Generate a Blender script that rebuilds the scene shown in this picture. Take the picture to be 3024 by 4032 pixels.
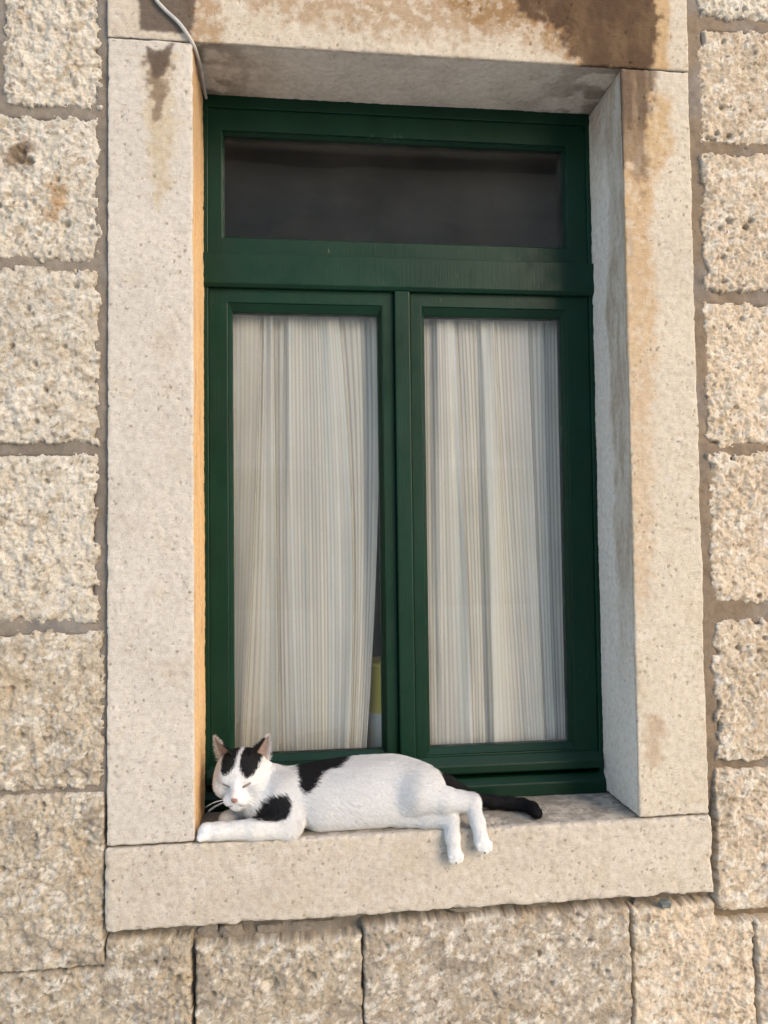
import bpy, bmesh, math
import numpy as np
from mathutils import Matrix, Vector

for o in list(bpy.data.objects):
    bpy.data.objects.remove(o)
SC = bpy.context.scene
COL = SC.collection
R_ = math.radians

# ------------------------------------------------------------------ camera
cam_d = bpy.data.cameras.new('camera')
cam = bpy.data.objects.new('camera', cam_d)
COL.objects.link(cam)
cam_d.sensor_fit = 'VERTICAL'
cam_d.sensor_height = 36.0
cam_d.lens = 3050.3153 / 4032 * 36.0
cam_d.clip_start = 0.05
cam_d.clip_end = 4000
_r = Vector((0.99350315, -0.11314592, -0.0122268))
_u = Vector((0.00780433, -0.03944708, 0.99919118))
_f = Vector((0.11353672, 0.99279501, 0.03830777))
m = Matrix.Identity(4)
for i in range(3):
    m[i][0] = _r[i]; m[i][1] = _u[i]; m[i][2] = -_f[i]
m[0][3], m[1][3], m[2][3] = 0.15912598, -1.24323229, 0.46340588
cam.matrix_world = m
SC.camera = cam

# ------------------------------------------------------------------ sky, sun, exposure
SUN_AZ, SUN_EL = R_(141), R_(28)
world = bpy.data.worlds.new('World')
SC.world = world
world.use_nodes = True
wn = world.node_tree.nodes
sky = wn.new('ShaderNodeTexSky')
sky.sky_type = 'NISHITA'
sky.sun_disc = False
sky.sun_elevation = SUN_EL
sky.sun_rotation = SUN_AZ
sky.dust_density = 1.15
sky.air_density = 1.0
sky.ozone_density = 0.0
world.node_tree.links.new(sky.outputs[0], wn['Background'].inputs[0])
wn['Background'].inputs[1].default_value = 0.15
sun_d = bpy.data.lights.new('sun', 'SUN')
sun_d.energy = 0.5
sun_d.angle = R_(34)
sun_d.color = (1.0, 0.70, 0.45)
sun = bpy.data.objects.new('sun', sun_d)
COL.objects.link(sun)
sdir = Vector((math.sin(SUN_AZ) * math.cos(SUN_EL), math.cos(SUN_AZ) * math.cos(SUN_EL), math.sin(SUN_EL)))
sun.rotation_euler = sdir.to_track_quat('Z', 'Y').to_euler()
sun.location = sdir * 20
vs = SC.view_settings
vs.view_transform = 'Standard'
vs.look = 'None'
vs.gamma = 1.0
vs.use_curve_mapping = False
vs.exposure = 1.66
SC.cycles.max_bounces = 8
SC.cycles.diffuse_bounces = 5
SC.cycles.transparent_max_bounces = 8

W, H, D = 0.72, 1.2717, 0.151          # clear opening of the window: width, height, depth of the reveal
WL, WR, HS = 0.1316, 0.1218, 0.1252    # widths of the two jambs, height of the sill

# ------------------------------------------------------------------ noise in numpy
def _hash(ix, iy, iz, seed):
    h = (ix.astype(np.uint32) * np.uint32(374761393) + iy.astype(np.uint32) * np.uint32(668265263)
         + iz.astype(np.uint32) * np.uint32(2147483647) + np.uint32((seed * 974634777 + 12345) & 0xffffffff))
    h = (h ^ (h >> np.uint32(13))) * np.uint32(1274126177)
    h = (h ^ (h >> np.uint32(16))) * np.uint32(2246822519)
    return h ^ (h >> np.uint32(15))

def vnoise(x, y, z=None, seed=0):
    """smooth gradient noise of 2 or 3 coordinates, roughly -1..1"""
    if z is None:
        z = np.zeros_like(x) + 0.37
    fx, fy, fz = np.floor(x), np.floor(y), np.floor(z)
    ix, iy, iz = fx.astype(np.int64), fy.astype(np.int64), fz.astype(np.int64)
    dx, dy, dz = x - fx, y - fy, z - fz
    ux, uy, uz = (t * t * t * (t * (t * 6 - 15) + 10) for t in (dx, dy, dz))
    out = 0
    for a in (0, 1):
        for b in (0, 1):
            for c in (0, 1):
                h = _hash(ix + a, iy + b, iz + c, seed)
                g1 = (h & np.uint32(1023)).astype(np.float64) / 511.5 - 1
                g2 = ((h >> np.uint32(10)) & np.uint32(1023)).astype(np.float64) / 511.5 - 1
                g3 = ((h >> np.uint32(20)) & np.uint32(1023)).astype(np.float64) / 511.5 - 1
                v = g1 * (dx - a) + g2 * (dy - b) + g3 * (dz - c)
                out = out + v * (ux if a else 1 - ux) * (uy if b else 1 - uy) * (uz if c else 1 - uz)
    return out * 1.7

def fbm(x, y, z=None, seed=0, octv=4, gain=0.5):
    s, a, f = 0, 1.0, 1.0
    for k in range(octv):
        s = s + a * vnoise(x * f, y * f, None if z is None else z * f, seed + 17 * k)
        a *= gain; f *= 2.03
    return s

def cells(x, y, seed=0):
    """distance to the nearest jittered cell centre (2-D) and a random value of that cell"""
    fx, fy = np.floor(x), np.floor(y)
    ix, iy = fx.astype(np.int64), fy.astype(np.int64)
    best = np.full(x.shape, 9.0); rnd = np.zeros(x.shape)
    for a in (-1, 0, 1):
        for b in (-1, 0, 1):
            h = _hash(ix + a, iy + b, ix * 0, seed)
            px = (h & np.uint32(4095)).astype(np.float64) / 4095
            py = ((h >> np.uint32(12)) & np.uint32(4095)).astype(np.float64) / 4095
            d = np.hypot(fx + a + px - x, fy + b + py - y)
            r = (h >> np.uint32(24)).astype(np.float64) / 255
            k = d < best
            best = np.where(k, d, best); rnd = np.where(k, r, rnd)
    return best, rnd

def sstep(a, b, x):
    t = np.clip((x - a) / (b - a), 0, 1)
    return t * t * (3 - 2 * t)

def poly_in(px, pz, poly):
    """signed distance to a polygon, positive inside"""
    n = len(poly); d = np.full(px.shape, 1e9); ins = np.zeros(px.shape, bool)
    for i in range(n):
        ax, az = poly[i]; bx, bz = poly[(i + 1) % n]
        ex, ez = bx - ax, bz - az
        t = np.clip(((px - ax) * ex + (pz - az) * ez) / (ex * ex + ez * ez + 1e-12), 0, 1)
        d = np.minimum(d, np.hypot(px - ax - t * ex, pz - az - t * ez))
        c = (az > pz) != (bz > pz)
        with np.errstate(divide='ignore', invalid='ignore'):
            xc = ax + (pz - az) / (bz - az if bz != az else 1e-9) * ex
        ins ^= c & (px < xc)
    return np.where(ins, d, -d)

def mix3(a, b, t):
    return a * (1 - t[:, None]) + np.asarray(b)[None, :] * t[:, None]

# ------------------------------------------------------------------ mesh and object helpers
def mesh_np(name, V, F, col=None, smooth=True, attrs=None):
    me = bpy.data.meshes.new(name)
    V = np.ascontiguousarray(V, dtype=np.float32); F = np.ascontiguousarray(F, dtype=np.int32)
    k = F.shape[1]
    me.vertices.add(len(V)); me.vertices.foreach_set('co', V.ravel())
    me.loops.add(F.size); me.loops.foreach_set('vertex_index', F.ravel())
    me.polygons.add(len(F))
    me.polygons.foreach_set('loop_start', np.arange(0, F.size, k, dtype=np.int32))
    me.polygons.foreach_set('use_smooth', np.full(len(F), smooth))
    me.update(calc_edges=True)
    me.validate()
    if col is not None:
        a = me.color_attributes.new('col', 'FLOAT_COLOR', 'POINT')
        c = np.ones((len(V), 4), np.float32); c[:, :3] = col
        a.data.foreach_set('color', c.ravel())
    for nm, arr in (attrs or {}).items():
        a = me.attributes.new(nm, 'FLOAT', 'POINT'); a.data.foreach_set('value', np.ascontiguousarray(arr, dtype=np.float32))
    return me

def obj(name, me, mat, parent=None, **props):
    o = bpy.data.objects.new(name, me)
    COL.objects.link(o)
    if mat is not None:
        me.materials.append(mat)
    if parent is not None:
        o.parent = parent
    for k, v in props.items():
        o[k] = v
    return o

def thing(name, loc, label, category, group=None):
    o = bpy.data.objects.new(name, None)
    COL.objects.link(o)
    o.empty_display_size = 0.05
    o['label'] = label; o['category'] = category; o['kind'] = 'thing'
    if group: o['group'] = group
    return o

def grid_faces(nu, nv):
    i = np.arange(nu * nv).reshape(nu, nv)
    return np.stack([i[:-1, :-1], i[1:, :-1], i[1:, 1:], i[:-1, 1:]], -1).reshape(-1, 4)

def bm_mesh(name, bm, bevel=0.0, seg=2, smooth=False):
    if bevel:
        bmesh.ops.bevel(bm, geom=[e for e in bm.edges], offset=bevel, segments=seg, profile=0.5, affect='EDGES', clamp_overlap=True)
    bmesh.ops.recalc_face_normals(bm, faces=bm.faces)
    me = bpy.data.meshes.new(name); bm.to_mesh(me); bm.free()
    if smooth:
        me.polygons.foreach_set('use_smooth', np.ones(len(me.polygons), bool))
    return me

def bm_box(bm, x0, x1, y0, y1, z0, z1):
    v = [bm.verts.new(p) for p in ((x0, y0, z0), (x1, y0, z0), (x1, y1, z0), (x0, y1, z0), (x0, y0, z1), (x1, y0, z1), (x1, y1, z1), (x0, y1, z1))]
    for f in ((0, 1, 5, 4), (1, 2, 6, 5), (2, 3, 7, 6), (3, 0, 4, 7), (4, 5, 6, 7), (3, 2, 1, 0)):
        bm.faces.new([v[i] for i in f])

def bm_profile(bm, prof, x0, x1):
    """a moulding: (y, z) profile run from x0 to x1"""
    a = [bm.verts.new((x0, y, z)) for y, z in prof]; b = [bm.verts.new((x1, y, z)) for y, z in prof]
    n = len(prof)
    for i in range(n):
        bm.faces.new((a[i], a[(i + 1) % n], b[(i + 1) % n], b[i]))
    bm.faces.new(a[::-1]); bm.faces.new(b)

def bm_ring(bm, outer, inner, y_out, y_in, y_back):
    """mitred frame between an outer and an inner rectangle (x0,x1,z0,z1); the face slopes from y_out to y_in"""
    def rect(r, y):
        return [bm.verts.new(p) for p in ((r[0], y, r[2]), (r[1], y, r[2]), (r[1], y, r[3]), (r[0], y, r[3]))]
    a, b = rect(outer, y_out), rect(inner, y_in)
    c, d = rect(outer, y_back), rect(inner, y_back)
    for i in range(4):
        j = (i + 1) % 4
        bm.faces.new((a[i], a[j], b[j], b[i]))
        bm.faces.new((b[i], b[j], d[j], d[i]))
        bm.faces.new((a[j], a[i], c[i], c[j]))
        bm.faces.new((c[i], d[i], d[j], c[j]))

def tube(pts, rad, n=10, close=True):
    """swept tube through points with a radius per point: (V, F quads)"""
    P = np.asarray(pts, float); rad = np.broadcast_to(np.asarray(rad, float), (len(P),))
    T = np.gradient(P, axis=0); T /= np.linalg.norm(T, axis=1)[:, None] + 1e-12
    ref = np.array([0.0, 0.0, 1.0]) if abs(T[0][2]) < 0.9 else np.array([1.0, 0, 0])
    N = np.cross(T[0], ref); N /= np.linalg.norm(N)
    V = []
    for i in range(len(P)):
        N = N - T[i] * (N @ T[i]); N /= np.linalg.norm(N); B = np.cross(T[i], N)
        a = np.linspace(0, 2 * np.pi, n, endpoint=False)
        V.append(P[i] + rad[i] * (np.cos(a)[:, None] * N + np.sin(a)[:, None] * B))
    V = np.concatenate(V)
    F = [(i * n + j, i * n + (j + 1) % n, (i + 1) * n + (j + 1) % n, (i + 1) * n + j) for i in range(len(P) - 1) for j in range(n)]
    return V, np.array(F)

def spline(pts, k=8):
    P = np.asarray(pts, float); P = np.vstack([2 * P[0] - P[1], P, 2 * P[-1] - P[-2]]); out = []
    for i in range(1, len(P) - 2):
        for t in np.linspace(0, 1, k, endpoint=False):
            out.append(0.5 * (2 * P[i] + (P[i + 1] - P[i - 1]) * t + (2 * P[i - 1] - 5 * P[i] + 4 * P[i + 1] - P[i + 2]) * t * t
                              + (3 * P[i] - P[i - 1] - 3 * P[i + 1] + P[i + 2]) * t ** 3))
    out.append(P[-2]); return np.array(out)

# ------------------------------------------------------------------ materials
class NT:
    def __init__(s, name):
        s.m = bpy.data.materials.new(name); s.m.use_nodes = True
        s.t = s.m.node_tree; s.t.nodes.clear()
        s.out = s.n('ShaderNodeOutputMaterial')
    def n(s, t, **kw):
        nd = s.t.nodes.new(t)
        for k, v in kw.items():
            if isinstance(k, str) and k.startswith('i_'):
                nd.inputs[k[2:].replace('_', ' ')].default_value = v
            else:
                setattr(nd, k, v)
        return nd
    def l(s, a, b):
        s.t.links.new(a, b)
    def coords(s, scale=(1, 1, 1)):
        g = s.n('ShaderNodeTexCoord'); mp = s.n('ShaderNodeMapping'); mp.inputs['Scale'].default_value = scale
        s.l(g.outputs['Object'], mp.inputs[0]); return mp.outputs[0]
    def noise(s, vec, scale, detail=4, rough=0.55):
        t = s.n('ShaderNodeTexNoise'); t.inputs['Scale'].default_value = scale
        t.inputs['Detail'].default_value = detail; t.inputs['Roughness'].default_value = rough
        s.l(vec, t.inputs['Vector']); return t.outputs['Fac']
    def ramp(s, fac, stops):
        r = s.n('ShaderNodeValToRGB')
        while len(r.color_ramp.elements) < len(stops):
            r.color_ramp.elements.new(0.5)
        for e, (p, c) in zip(r.color_ramp.elements, stops):
            e.position = p; e.color = (*c, 1) if len(c) == 3 else c
        s.l(fac, r.inputs[0]); return r.outputs[0]
    def mul(s, a, b, fac=1.0, mode='MULTIPLY'):
        x = s.n('ShaderNodeMix', data_type='RGBA', blend_type=mode)
        x.inputs[0].default_value = fac; s.l(a, x.inputs[6]); s.l(b, x.inputs[7]); return x.outputs[2]
    def bump(s, h, strength, dist):
        b = s.n('ShaderNodeBump'); b.inputs['Strength'].default_value = strength; b.inputs['Distance'].default_value = dist
        s.l(h, b.inputs['Height']); return b.outputs[0]

def stone_material(name, fine, bump_d, spec=0.25, tool=False):
    t = NT(name); p = t.n('ShaderNodeBsdfPrincipled')
    at = t.n('ShaderNodeAttribute', attribute_name='col')
    v = t.coords()
    n1 = t.noise(v, fine, 5, 0.65); lo_ = (0.86, 0.83, 0.78) if tool else (0.74, 0.70, 0.63)
    n2 = t.noise(v, fine * 0.22, 4, 0.6)
    c = t.mul(at.outputs['Color'], t.ramp(n1, [(0.28, lo_), (0.5, (1, 1, 1)), (0.75, (1.08, 1.08, 1.07))]))
    c = t.mul(c, t.ramp(n2, [(0.3, (0.86, 0.83, 0.79)), (0.55, (1.03, 1.02, 1.0)), (0.8, (1.08, 1.08, 1.08))]))
    t.l(c, p.inputs['Base Color'])
    p.inputs['Roughness'].default_value = 0.9
    p.inputs['Specular IOR Level'].default_value = spec
    h = n1
    if tool:      # fine horizontal comb marks left by the mason's tool
        vt = t.coords((60, 60, 330))
        h = t.mul(n1, t.noise(vt, 1.0, 2, 0.5), 0.35, 'MIX')
    t.l(t.bump(h, 0.9, bump_d), p.inputs['Normal'])
    t.l(p.outputs[0], t.out.inputs[0]); return t.m

M_STONE = stone_material('rough_limestone', 420, 0.0024)
M_BLOCK = stone_material('dressed_limestone', 480, 0.0016, tool=True)
M_MORTAR = stone_material('mortar', 500, 0.0010, 0.15)

def paint_material():
    t = NT('green_paint'); p = t.n('ShaderNodeBsdfPrincipled')
    v = t.coords(); vg = t.coords((300, 300, 9)); vf = t.coords((260, 260, 60))
    n = t.noise(v, 9, 5, 0.6)
    c = t.ramp(n, [(0.3, (0.0009, 0.0165, 0.0076)), (0.55, (0.0012, 0.0205, 0.0098)), (0.8, (0.0020, 0.027, 0.0136))])
    # small flakes where the paint has worn to the wood
    fl = t.noise(vf, 1.0, 3, 0.7); big = t.noise(v, 7, 2, 0.5)
    mm = t.n('ShaderNodeMath', operation='MULTIPLY'); t.l(fl, mm.inputs[0]); t.l(big, mm.inputs[1])
    msk = t.ramp(mm.outputs[0], [(0.452, (0, 0, 0)), (0.468, (1, 1, 1))])
    x = t.n('ShaderNodeMix', data_type='RGBA'); t.l(msk, x.inputs[0]); t.l(c, x.inputs[6]); x.inputs[7].default_value = (0.06, 0.085, 0.055, 1)
    t.l(x.outputs[2], p.inputs['Base Color'])
    r = t.ramp(t.noise(v, 30, 4, 0.6), [(0.3, (0.34,) * 3), (0.7, (0.55,) * 3)])
    t.l(r, p.inputs['Roughness']); p.inputs['Specular IOR Level'].default_value = 0.22
    gr = t.mul(t.noise(vg, 1.0, 3, 0.5), t.noise(v, 260, 3, 0.5), 0.35, 'MIX')
    t.l(t.bump(gr, 0.35, 0.0012), p.inputs['Normal'])
    t.l(p.outputs[0], t.out.inputs[0]); return t.m
M_PAINT = paint_material()

def glass_material():
    t = NT('window_glass')
    tr = t.n('ShaderNodeBsdfTransparent'); tr.inputs[0].default_value = (0.99, 0.995, 0.99, 1)
    gl = t.n('ShaderNodeBsdfGlossy'); gl.inputs['Roughness'].default_value = 0.015
    v = t.coords()
    t.l(t.bump(t.noise(v, 5.5, 2, 0.4), 0.035, 0.01), gl.inputs['Normal'])
    fr = t.n('ShaderNodeFresnel'); fr.inputs[0].default_value = 1.5
    dirt = t.n('ShaderNodeBsdfDiffuse'); dirt.inputs[0].default_value = (0.55, 0.52, 0.47, 1)
    mx = t.n('ShaderNodeMixShader'); t.l(fr.outputs[0], mx.inputs[0]); t.l(tr.outputs[0], mx.inputs[1]); t.l(gl.outputs[0], mx.inputs[2])
    m2 = t.n('ShaderNodeMixShader')
    d = t.ramp(t.noise(v, 6, 5, 0.65), [(0.35, (0.004,) * 3), (0.8, (0.022,) * 3)])
    t.l(d, m2.inputs[0]); t.l(mx.outputs[0], m2.inputs[1]); t.l(dirt.outputs[0], m2.inputs[2])
    t.l(m2.outputs[0], t.out.inputs[0]); return t.m
M_GLASS = glass_material()

def plain(name, rgb, rough=0.8, spec=0.3, scale=20, var=0.15, bump=0.0):
    t = NT(name); p = t.n('ShaderNodeBsdfPrincipled'); v = t.coords()
    n = t.noise(v, scale, 4, 0.6)
    lo = tuple(x * (1 - var) for x in rgb); hi = tuple(min(1, x * (1 + var)) for x in rgb)
    t.l(t.ramp(n, [(0.3, lo), (0.7, hi)]), p.inputs['Base Color'])
    p.inputs['Roughness'].default_value = rough; p.inputs['Specular IOR Level'].default_value = spec
    if bump: t.l(t.bump(n, 0.6, bump), p.inputs['Normal'])
    t.l(p.outputs[0], t.out.inputs[0]); return t.m

def cloth_material():
    t = NT('striped_voile'); at = t.n('ShaderNodeAttribute', attribute_name='col')
    v = t.coords((900, 900, 900)); n = t.noise(v, 1.0, 2, 0.5)
    c = t.mul(at.outputs['Color'], t.ramp(n, [(0.3, (0.9,) * 3), (0.7, (1.05,) * 3)]))
    df = t.n('ShaderNodeBsdfDiffuse'); tl = t.n('ShaderNodeBsdfTranslucent'); t.l(c, df.inputs[0]); t.l(c, tl.inputs[0])
    mx = t.n('ShaderNodeMixShader'); mx.inputs[0].default_value = 0.08
    t.l(df.outputs[0], mx.inputs[1]); t.l(tl.outputs[0], mx.inputs[2]); t.l(mx.outputs[0], t.out.inputs[0]); return t.m

def attr_material(name, rough=0.85, spec=0.2, sss=0.0):
    t = NT(name); p = t.n('ShaderNodeBsdfPrincipled'); at = t.n('ShaderNodeAttribute', attribute_name='col')
    v = t.coords(); c = t.mul(at.outputs['Color'], t.ramp(t.noise(v, 260, 3, 0.6), [(0.3, (0.88,) * 3), (0.7, (1.04,) * 3)]))
    t.l(c, p.inputs['Base Color']); p.inputs['Roughness'].default_value = rough; p.inputs['Specular IOR Level'].default_value = spec
    t.l(p.outputs[0], t.out.inputs[0]); return t.m

# ------------------------------------------------------------------ ground and room behind the window
gb = bmesh.new()
bmesh.ops.create_grid(gb, x_segments=40, y_segments=40, size=300)
for vtx in gb.verts: vtx.co.z = -1.18
obj('ground', bm_mesh('ground', gb), plain('pale_street_paving', (0.62, 0.59, 0.54), 0.85, 0.3, 3, 0.2), kind='structure')

def added_house():  # unseen house, added to darken the pane reflections and shape the sky light
    h = thing('house', (0, 0, 0), 'plain plastered house added out of view across the street, only dimly mirrored in the panes', 'house')
    yb = -6.2
    bm = bmesh.new(); bm_box(bm, -1.2, 3.3, yb - 6, yb, -1.18, 4.3)
    obj('wall', bm_mesh('house_wall', bm), plain('plaster', (0.36, 0.33, 0.30), 0.9, 0.2, 2, 0.2), h)
    bm = bmesh.new(); bm_profile(bm, [(yb + 0.45, 4.30), (yb + 0.45, 4.42), (yb - 3, 5.2), (yb - 6.4, 4.42), (yb - 6.4, 4.30)], -1.4, 3.45)
    obj('roof', bm_mesh('house_roof', bm), plain('dark_tiles', (0.075, 0.062, 0.052), 0.85, 0.2, 12, 0.3), h)
    shut = plain('shutter_green', (0.02, 0.06, 0.04), 0.6, 0.3, 8, 0.2)
    for wx in (-0.1, 2.1):
        for wz in (-0.2,):
            bm = bmesh.new(); bm_ring(bm, (wx - 0.6, wx + 0.6, wz - 0.1, wz + 1.5), (wx - 0.45, wx + 0.45, wz, wz + 1.4), yb + 0.04, yb + 0.04, yb - 0.02)
            w = obj('window', bm_mesh('house_window', bm, 0.01, 1), plain('window_trim', (0.5, 0.47, 0.42), 0.9, 0.2, 4, 0.1), h)
            bm = bmesh.new(); bm_box(bm, wx - 0.46, wx + 0.46, yb - 0.01, yb + 0.015, wz - 0.01, wz + 1.41)
            obj('shutter', bm_mesh('shutter', bm), shut, w)
added_house()

def room():
    bm = bmesh.new()
    x0, x1, y0, y1, z0, z1 = -1.3, 2.0, 0.26, 3.6, -1.1, 1.75
    v = [bm.verts.new(p) for p in ((x0, y0, z0), (x1, y0, z0), (x1, y1, z0), (x0, y1, z0), (x0, y0, z1), (x1, y0, z1), (x1, y1, z1), (x0, y1, z1))]
    for f in ((1, 2, 6, 5), (2, 3, 7, 6), (3, 0, 4, 7), (4, 5, 6, 7), (3, 2, 1, 0)):
        bm.faces.new([v[i] for i in f])
    hx0, hx1, hz0, hz1 = -0.02, W + 0.02, 0.03, H + 0.02
    h = [bm.verts.new(p) for p in ((hx0, y0, hz0), (hx1, y0, hz0), (hx1, y0, hz1), (hx0, y0, hz1))]
    o = (v[0], v[1], v[5], v[4])
    for i in range(4):
        bm.faces.new((o[i], o[(i + 1) % 4], h[(i + 1) % 4], h[i]))
    g = [bm.verts.new((p.co.x, 0.185, p.co.z)) for p in h]      # the inner reveal
    for i in range(4):
        bm.faces.new((h[i], h[(i + 1) % 4], g[(i + 1) % 4], g[i]))
    return bm_mesh('interior_wall', bm)
obj('interior_wall', room(), plain('dim_plaster', (0.30, 0.25, 0.21), 0.9, 0.2, 3, 0.2), kind='structure')

# ------------------------------------------------------------------ the rough stone wall
wall = thing('stone_wall', (0, 0, 0), 'rough pitted limestone block wall with brown mortar joints around the window', 'wall')

def mortar_y(x, z):
    low = sstep(0.13, -0.08, z) * 0.020                      # joints lower down are open and raked out
    under = sstep(-0.165, -0.13, z) * sstep(-0.11, -0.13, z) * ((x > -0.13) & (x < 0.84)) * 0.010
    n = fbm(x * 38, z * 38, seed=5, octv=4)
    return 0.0078 + low + under + 0.0028 * n + 0.0012 * vnoise(x * 8, z * 8, seed=9)

def lines(a, b, la, lb, fine, coarse):
    return np.concatenate([np.arange(a, la, coarse), np.arange(la, lb, fine), np.arange(lb, b + coarse, coarse)])
def make_stone(idx, poly, res, tight=0.0, tone=(0.50, 0.445, 0.365), smear=1.0, pits=(), rust=(), flat=1.0):
    px = np.array([p[0] for p in poly]); pz = np.array([p[1] for p in poly]); e = 0.009
    def axis(a, b, lo, hi):          # dense inside the picture, coarser beyond it
        if res > 0.004: return np.arange(a, b + res, res)
        fa, fb = max(a, lo), min(b, hi)
        return np.concatenate([np.arange(a, fa - 0.001, 0.006), np.arange(fa, fb, res), np.arange(fb, b + 0.006, 0.006)])
    xs = axis(px.min() - e, px.max() + e, -0.325, 1.03); zs = axis(pz.min() - e, pz.max() + e, -0.39, 1.45)
    Xg, Zg = np.meshgrid(xs, zs, indexing='ij'); x, z = Xg.ravel(), Zg.ravel(); o = idx * 3.17
    rag = 0.0042 * fbm(x * 75, z * 75, seed=idx + 40, octv=4, gain=0.65) + 0.0036 * vnoise(x * 24, z * 24, seed=idx + 60)
    s = poly_in(x, z, poly) + 0.0024 + rag * smear
    if smear > 1: s = s - 0.009 * sstep(0.30, 0.75, vnoise(x * 42 + o, z * 42, seed=idx + 64))      # mortar smeared over the arris
    # pointed-chisel face: scooped pits with sharp ridges, in several sizes, a little slanted
    wx = x + 0.010 * vnoise(x * 30, z * 30, seed=idx); wz = z + 0.010 * vnoise(x * 30 + 9, z * 30, seed=idx + 1)
    c1, r1 = cells((wx * 0.94 + wz * 0.34) * 52, (wz * 0.94 - wx * 0.34) * 74, seed=idx + 7)
    c2, r2 = cells(wx * 118, wz * 135, seed=idx + 11)
    c3, r3 = cells(x * 26 + o, z * 26, seed=idx + 21)
    n_l = fbm(x * 11 + o, z * 11, seed=idx + 3, octv=2)
    n_m = fbm(x * 48 + o, z * 48, seed=idx + 5, octv=6, gain=0.72)
    c5, r5 = cells((wx * 0.9 + wz * 0.42) * 27, (wz * 0.9 - wx * 0.42) * 40, seed=idx + 17)
    amp = 0.75 + 0.5 * sstep(-0.5, 0.6, vnoise(x * 7 + o, z * 7, seed=idx + 19))
    h = 0.0022 * n_l + amp * (0.0028 * (c5 - 0.45) * r5 + 0.0034 * (c1 - 0.45) * (0.3 + 1.0 * r1) + 0.0024 * (c2 - 0.4) * (0.4 + r2) + 0.0028 * n_m)
    h -= 0.007 * sstep(0.16, 0.05, c3) * (r3 > 0.86)                      # weathered holes
    c4, r4 = cells(x * 60 + o, z * 60, seed=idx + 25)
    h -= 0.005 * sstep(0.12, 0.06, c4) * (r4 > 0.88)
    hole = np.zeros_like(x)
    for hx, hz, hr, hd in pits:
        q = np.hypot((x - hx), (z - hz)) / hr + 0.35 * vnoise(x * 110, z * 110, seed=idx + 30)
        k = sstep(1.0, 0.45, q); h -= hd * k; hole = np.maximum(hole, k)
    face = 0.0045 - h * flat + 0.002 * math.sin(idx * 2.3) + 0.0015 * sstep(0.016, 0.002, s)
    back = mortar_y(x, z) + 0.014
    k = sstep(-0.0035, 0.0035, s)
    y = back * (1 - k) + face * k
    col = (0.72 + 0.05 * math.sin(idx * 5.1)) * np.array(tone)[None, :] * (1 + 0.10 * fbm(x * 6 + o, z * 6, seed=idx + 8)[:, None])
    ax, az = x * 0.88 + z * 0.47, z * 0.88 - x * 0.47                      # mottling drawn out along the chisel strokes
    col = mix3(col, (0.56, 0.53, 0.47), sstep(0.0, 0.55, fbm(ax * 42 + o, az * 75, seed=idx + 14, octv=5, gain=0.62)) * 0.75)
    col = mix3(col, (0.30, 0.235, 0.155), sstep(0.20, 0.75, fbm(ax * 48, az * 85 + o, seed=idx + 13, octv=4, gain=0.6)) * 0.62)
    col = mix3(col, (0.33, 0.25, 0.15), sstep(0.25, 0.8, fbm(x * 13 + o, z * 13, seed=idx + 16)) * (0.45 if tone[0] < 0.6 else 0.22))
    if tone[0] < 0.6: col = mix3(col, (0.175, 0.15, 0.12), sstep(0.35, 0.85, fbm(x * 17 + o, z * 22, seed=idx + 18, octv=5, gain=0.65)) * 0.55)
    col = mix3(col, (0.15, 0.115, 0.08), sstep(0.55, 0.90, fbm(x * 110, z * 110, seed=idx + 15)) * 0.72)
    for hx, hz, hr, rgb, amt in rust:
        q = np.hypot((x - hx), (z - hz) * 0.8) / hr + 0.5 * fbm(x * 60, z * 60, seed=idx + 31)
        col = mix3(col, rgb, sstep(1.0, 0.4, q) * amt)
    V = np.stack([x, y, z], 1); F = grid_faces(len(xs), len(zs))
    keep = (s > -0.0075)[F].any(1); F = F[keep]
    used = np.unique(F); mp = np.full(len(V), -1); mp[used] = np.arange(len(used))
    return obj('stone', mesh_np('stone', V[used], mp[F], np.clip(col, 0.02, 0.85)[used]), M_STONE, wall)

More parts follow.
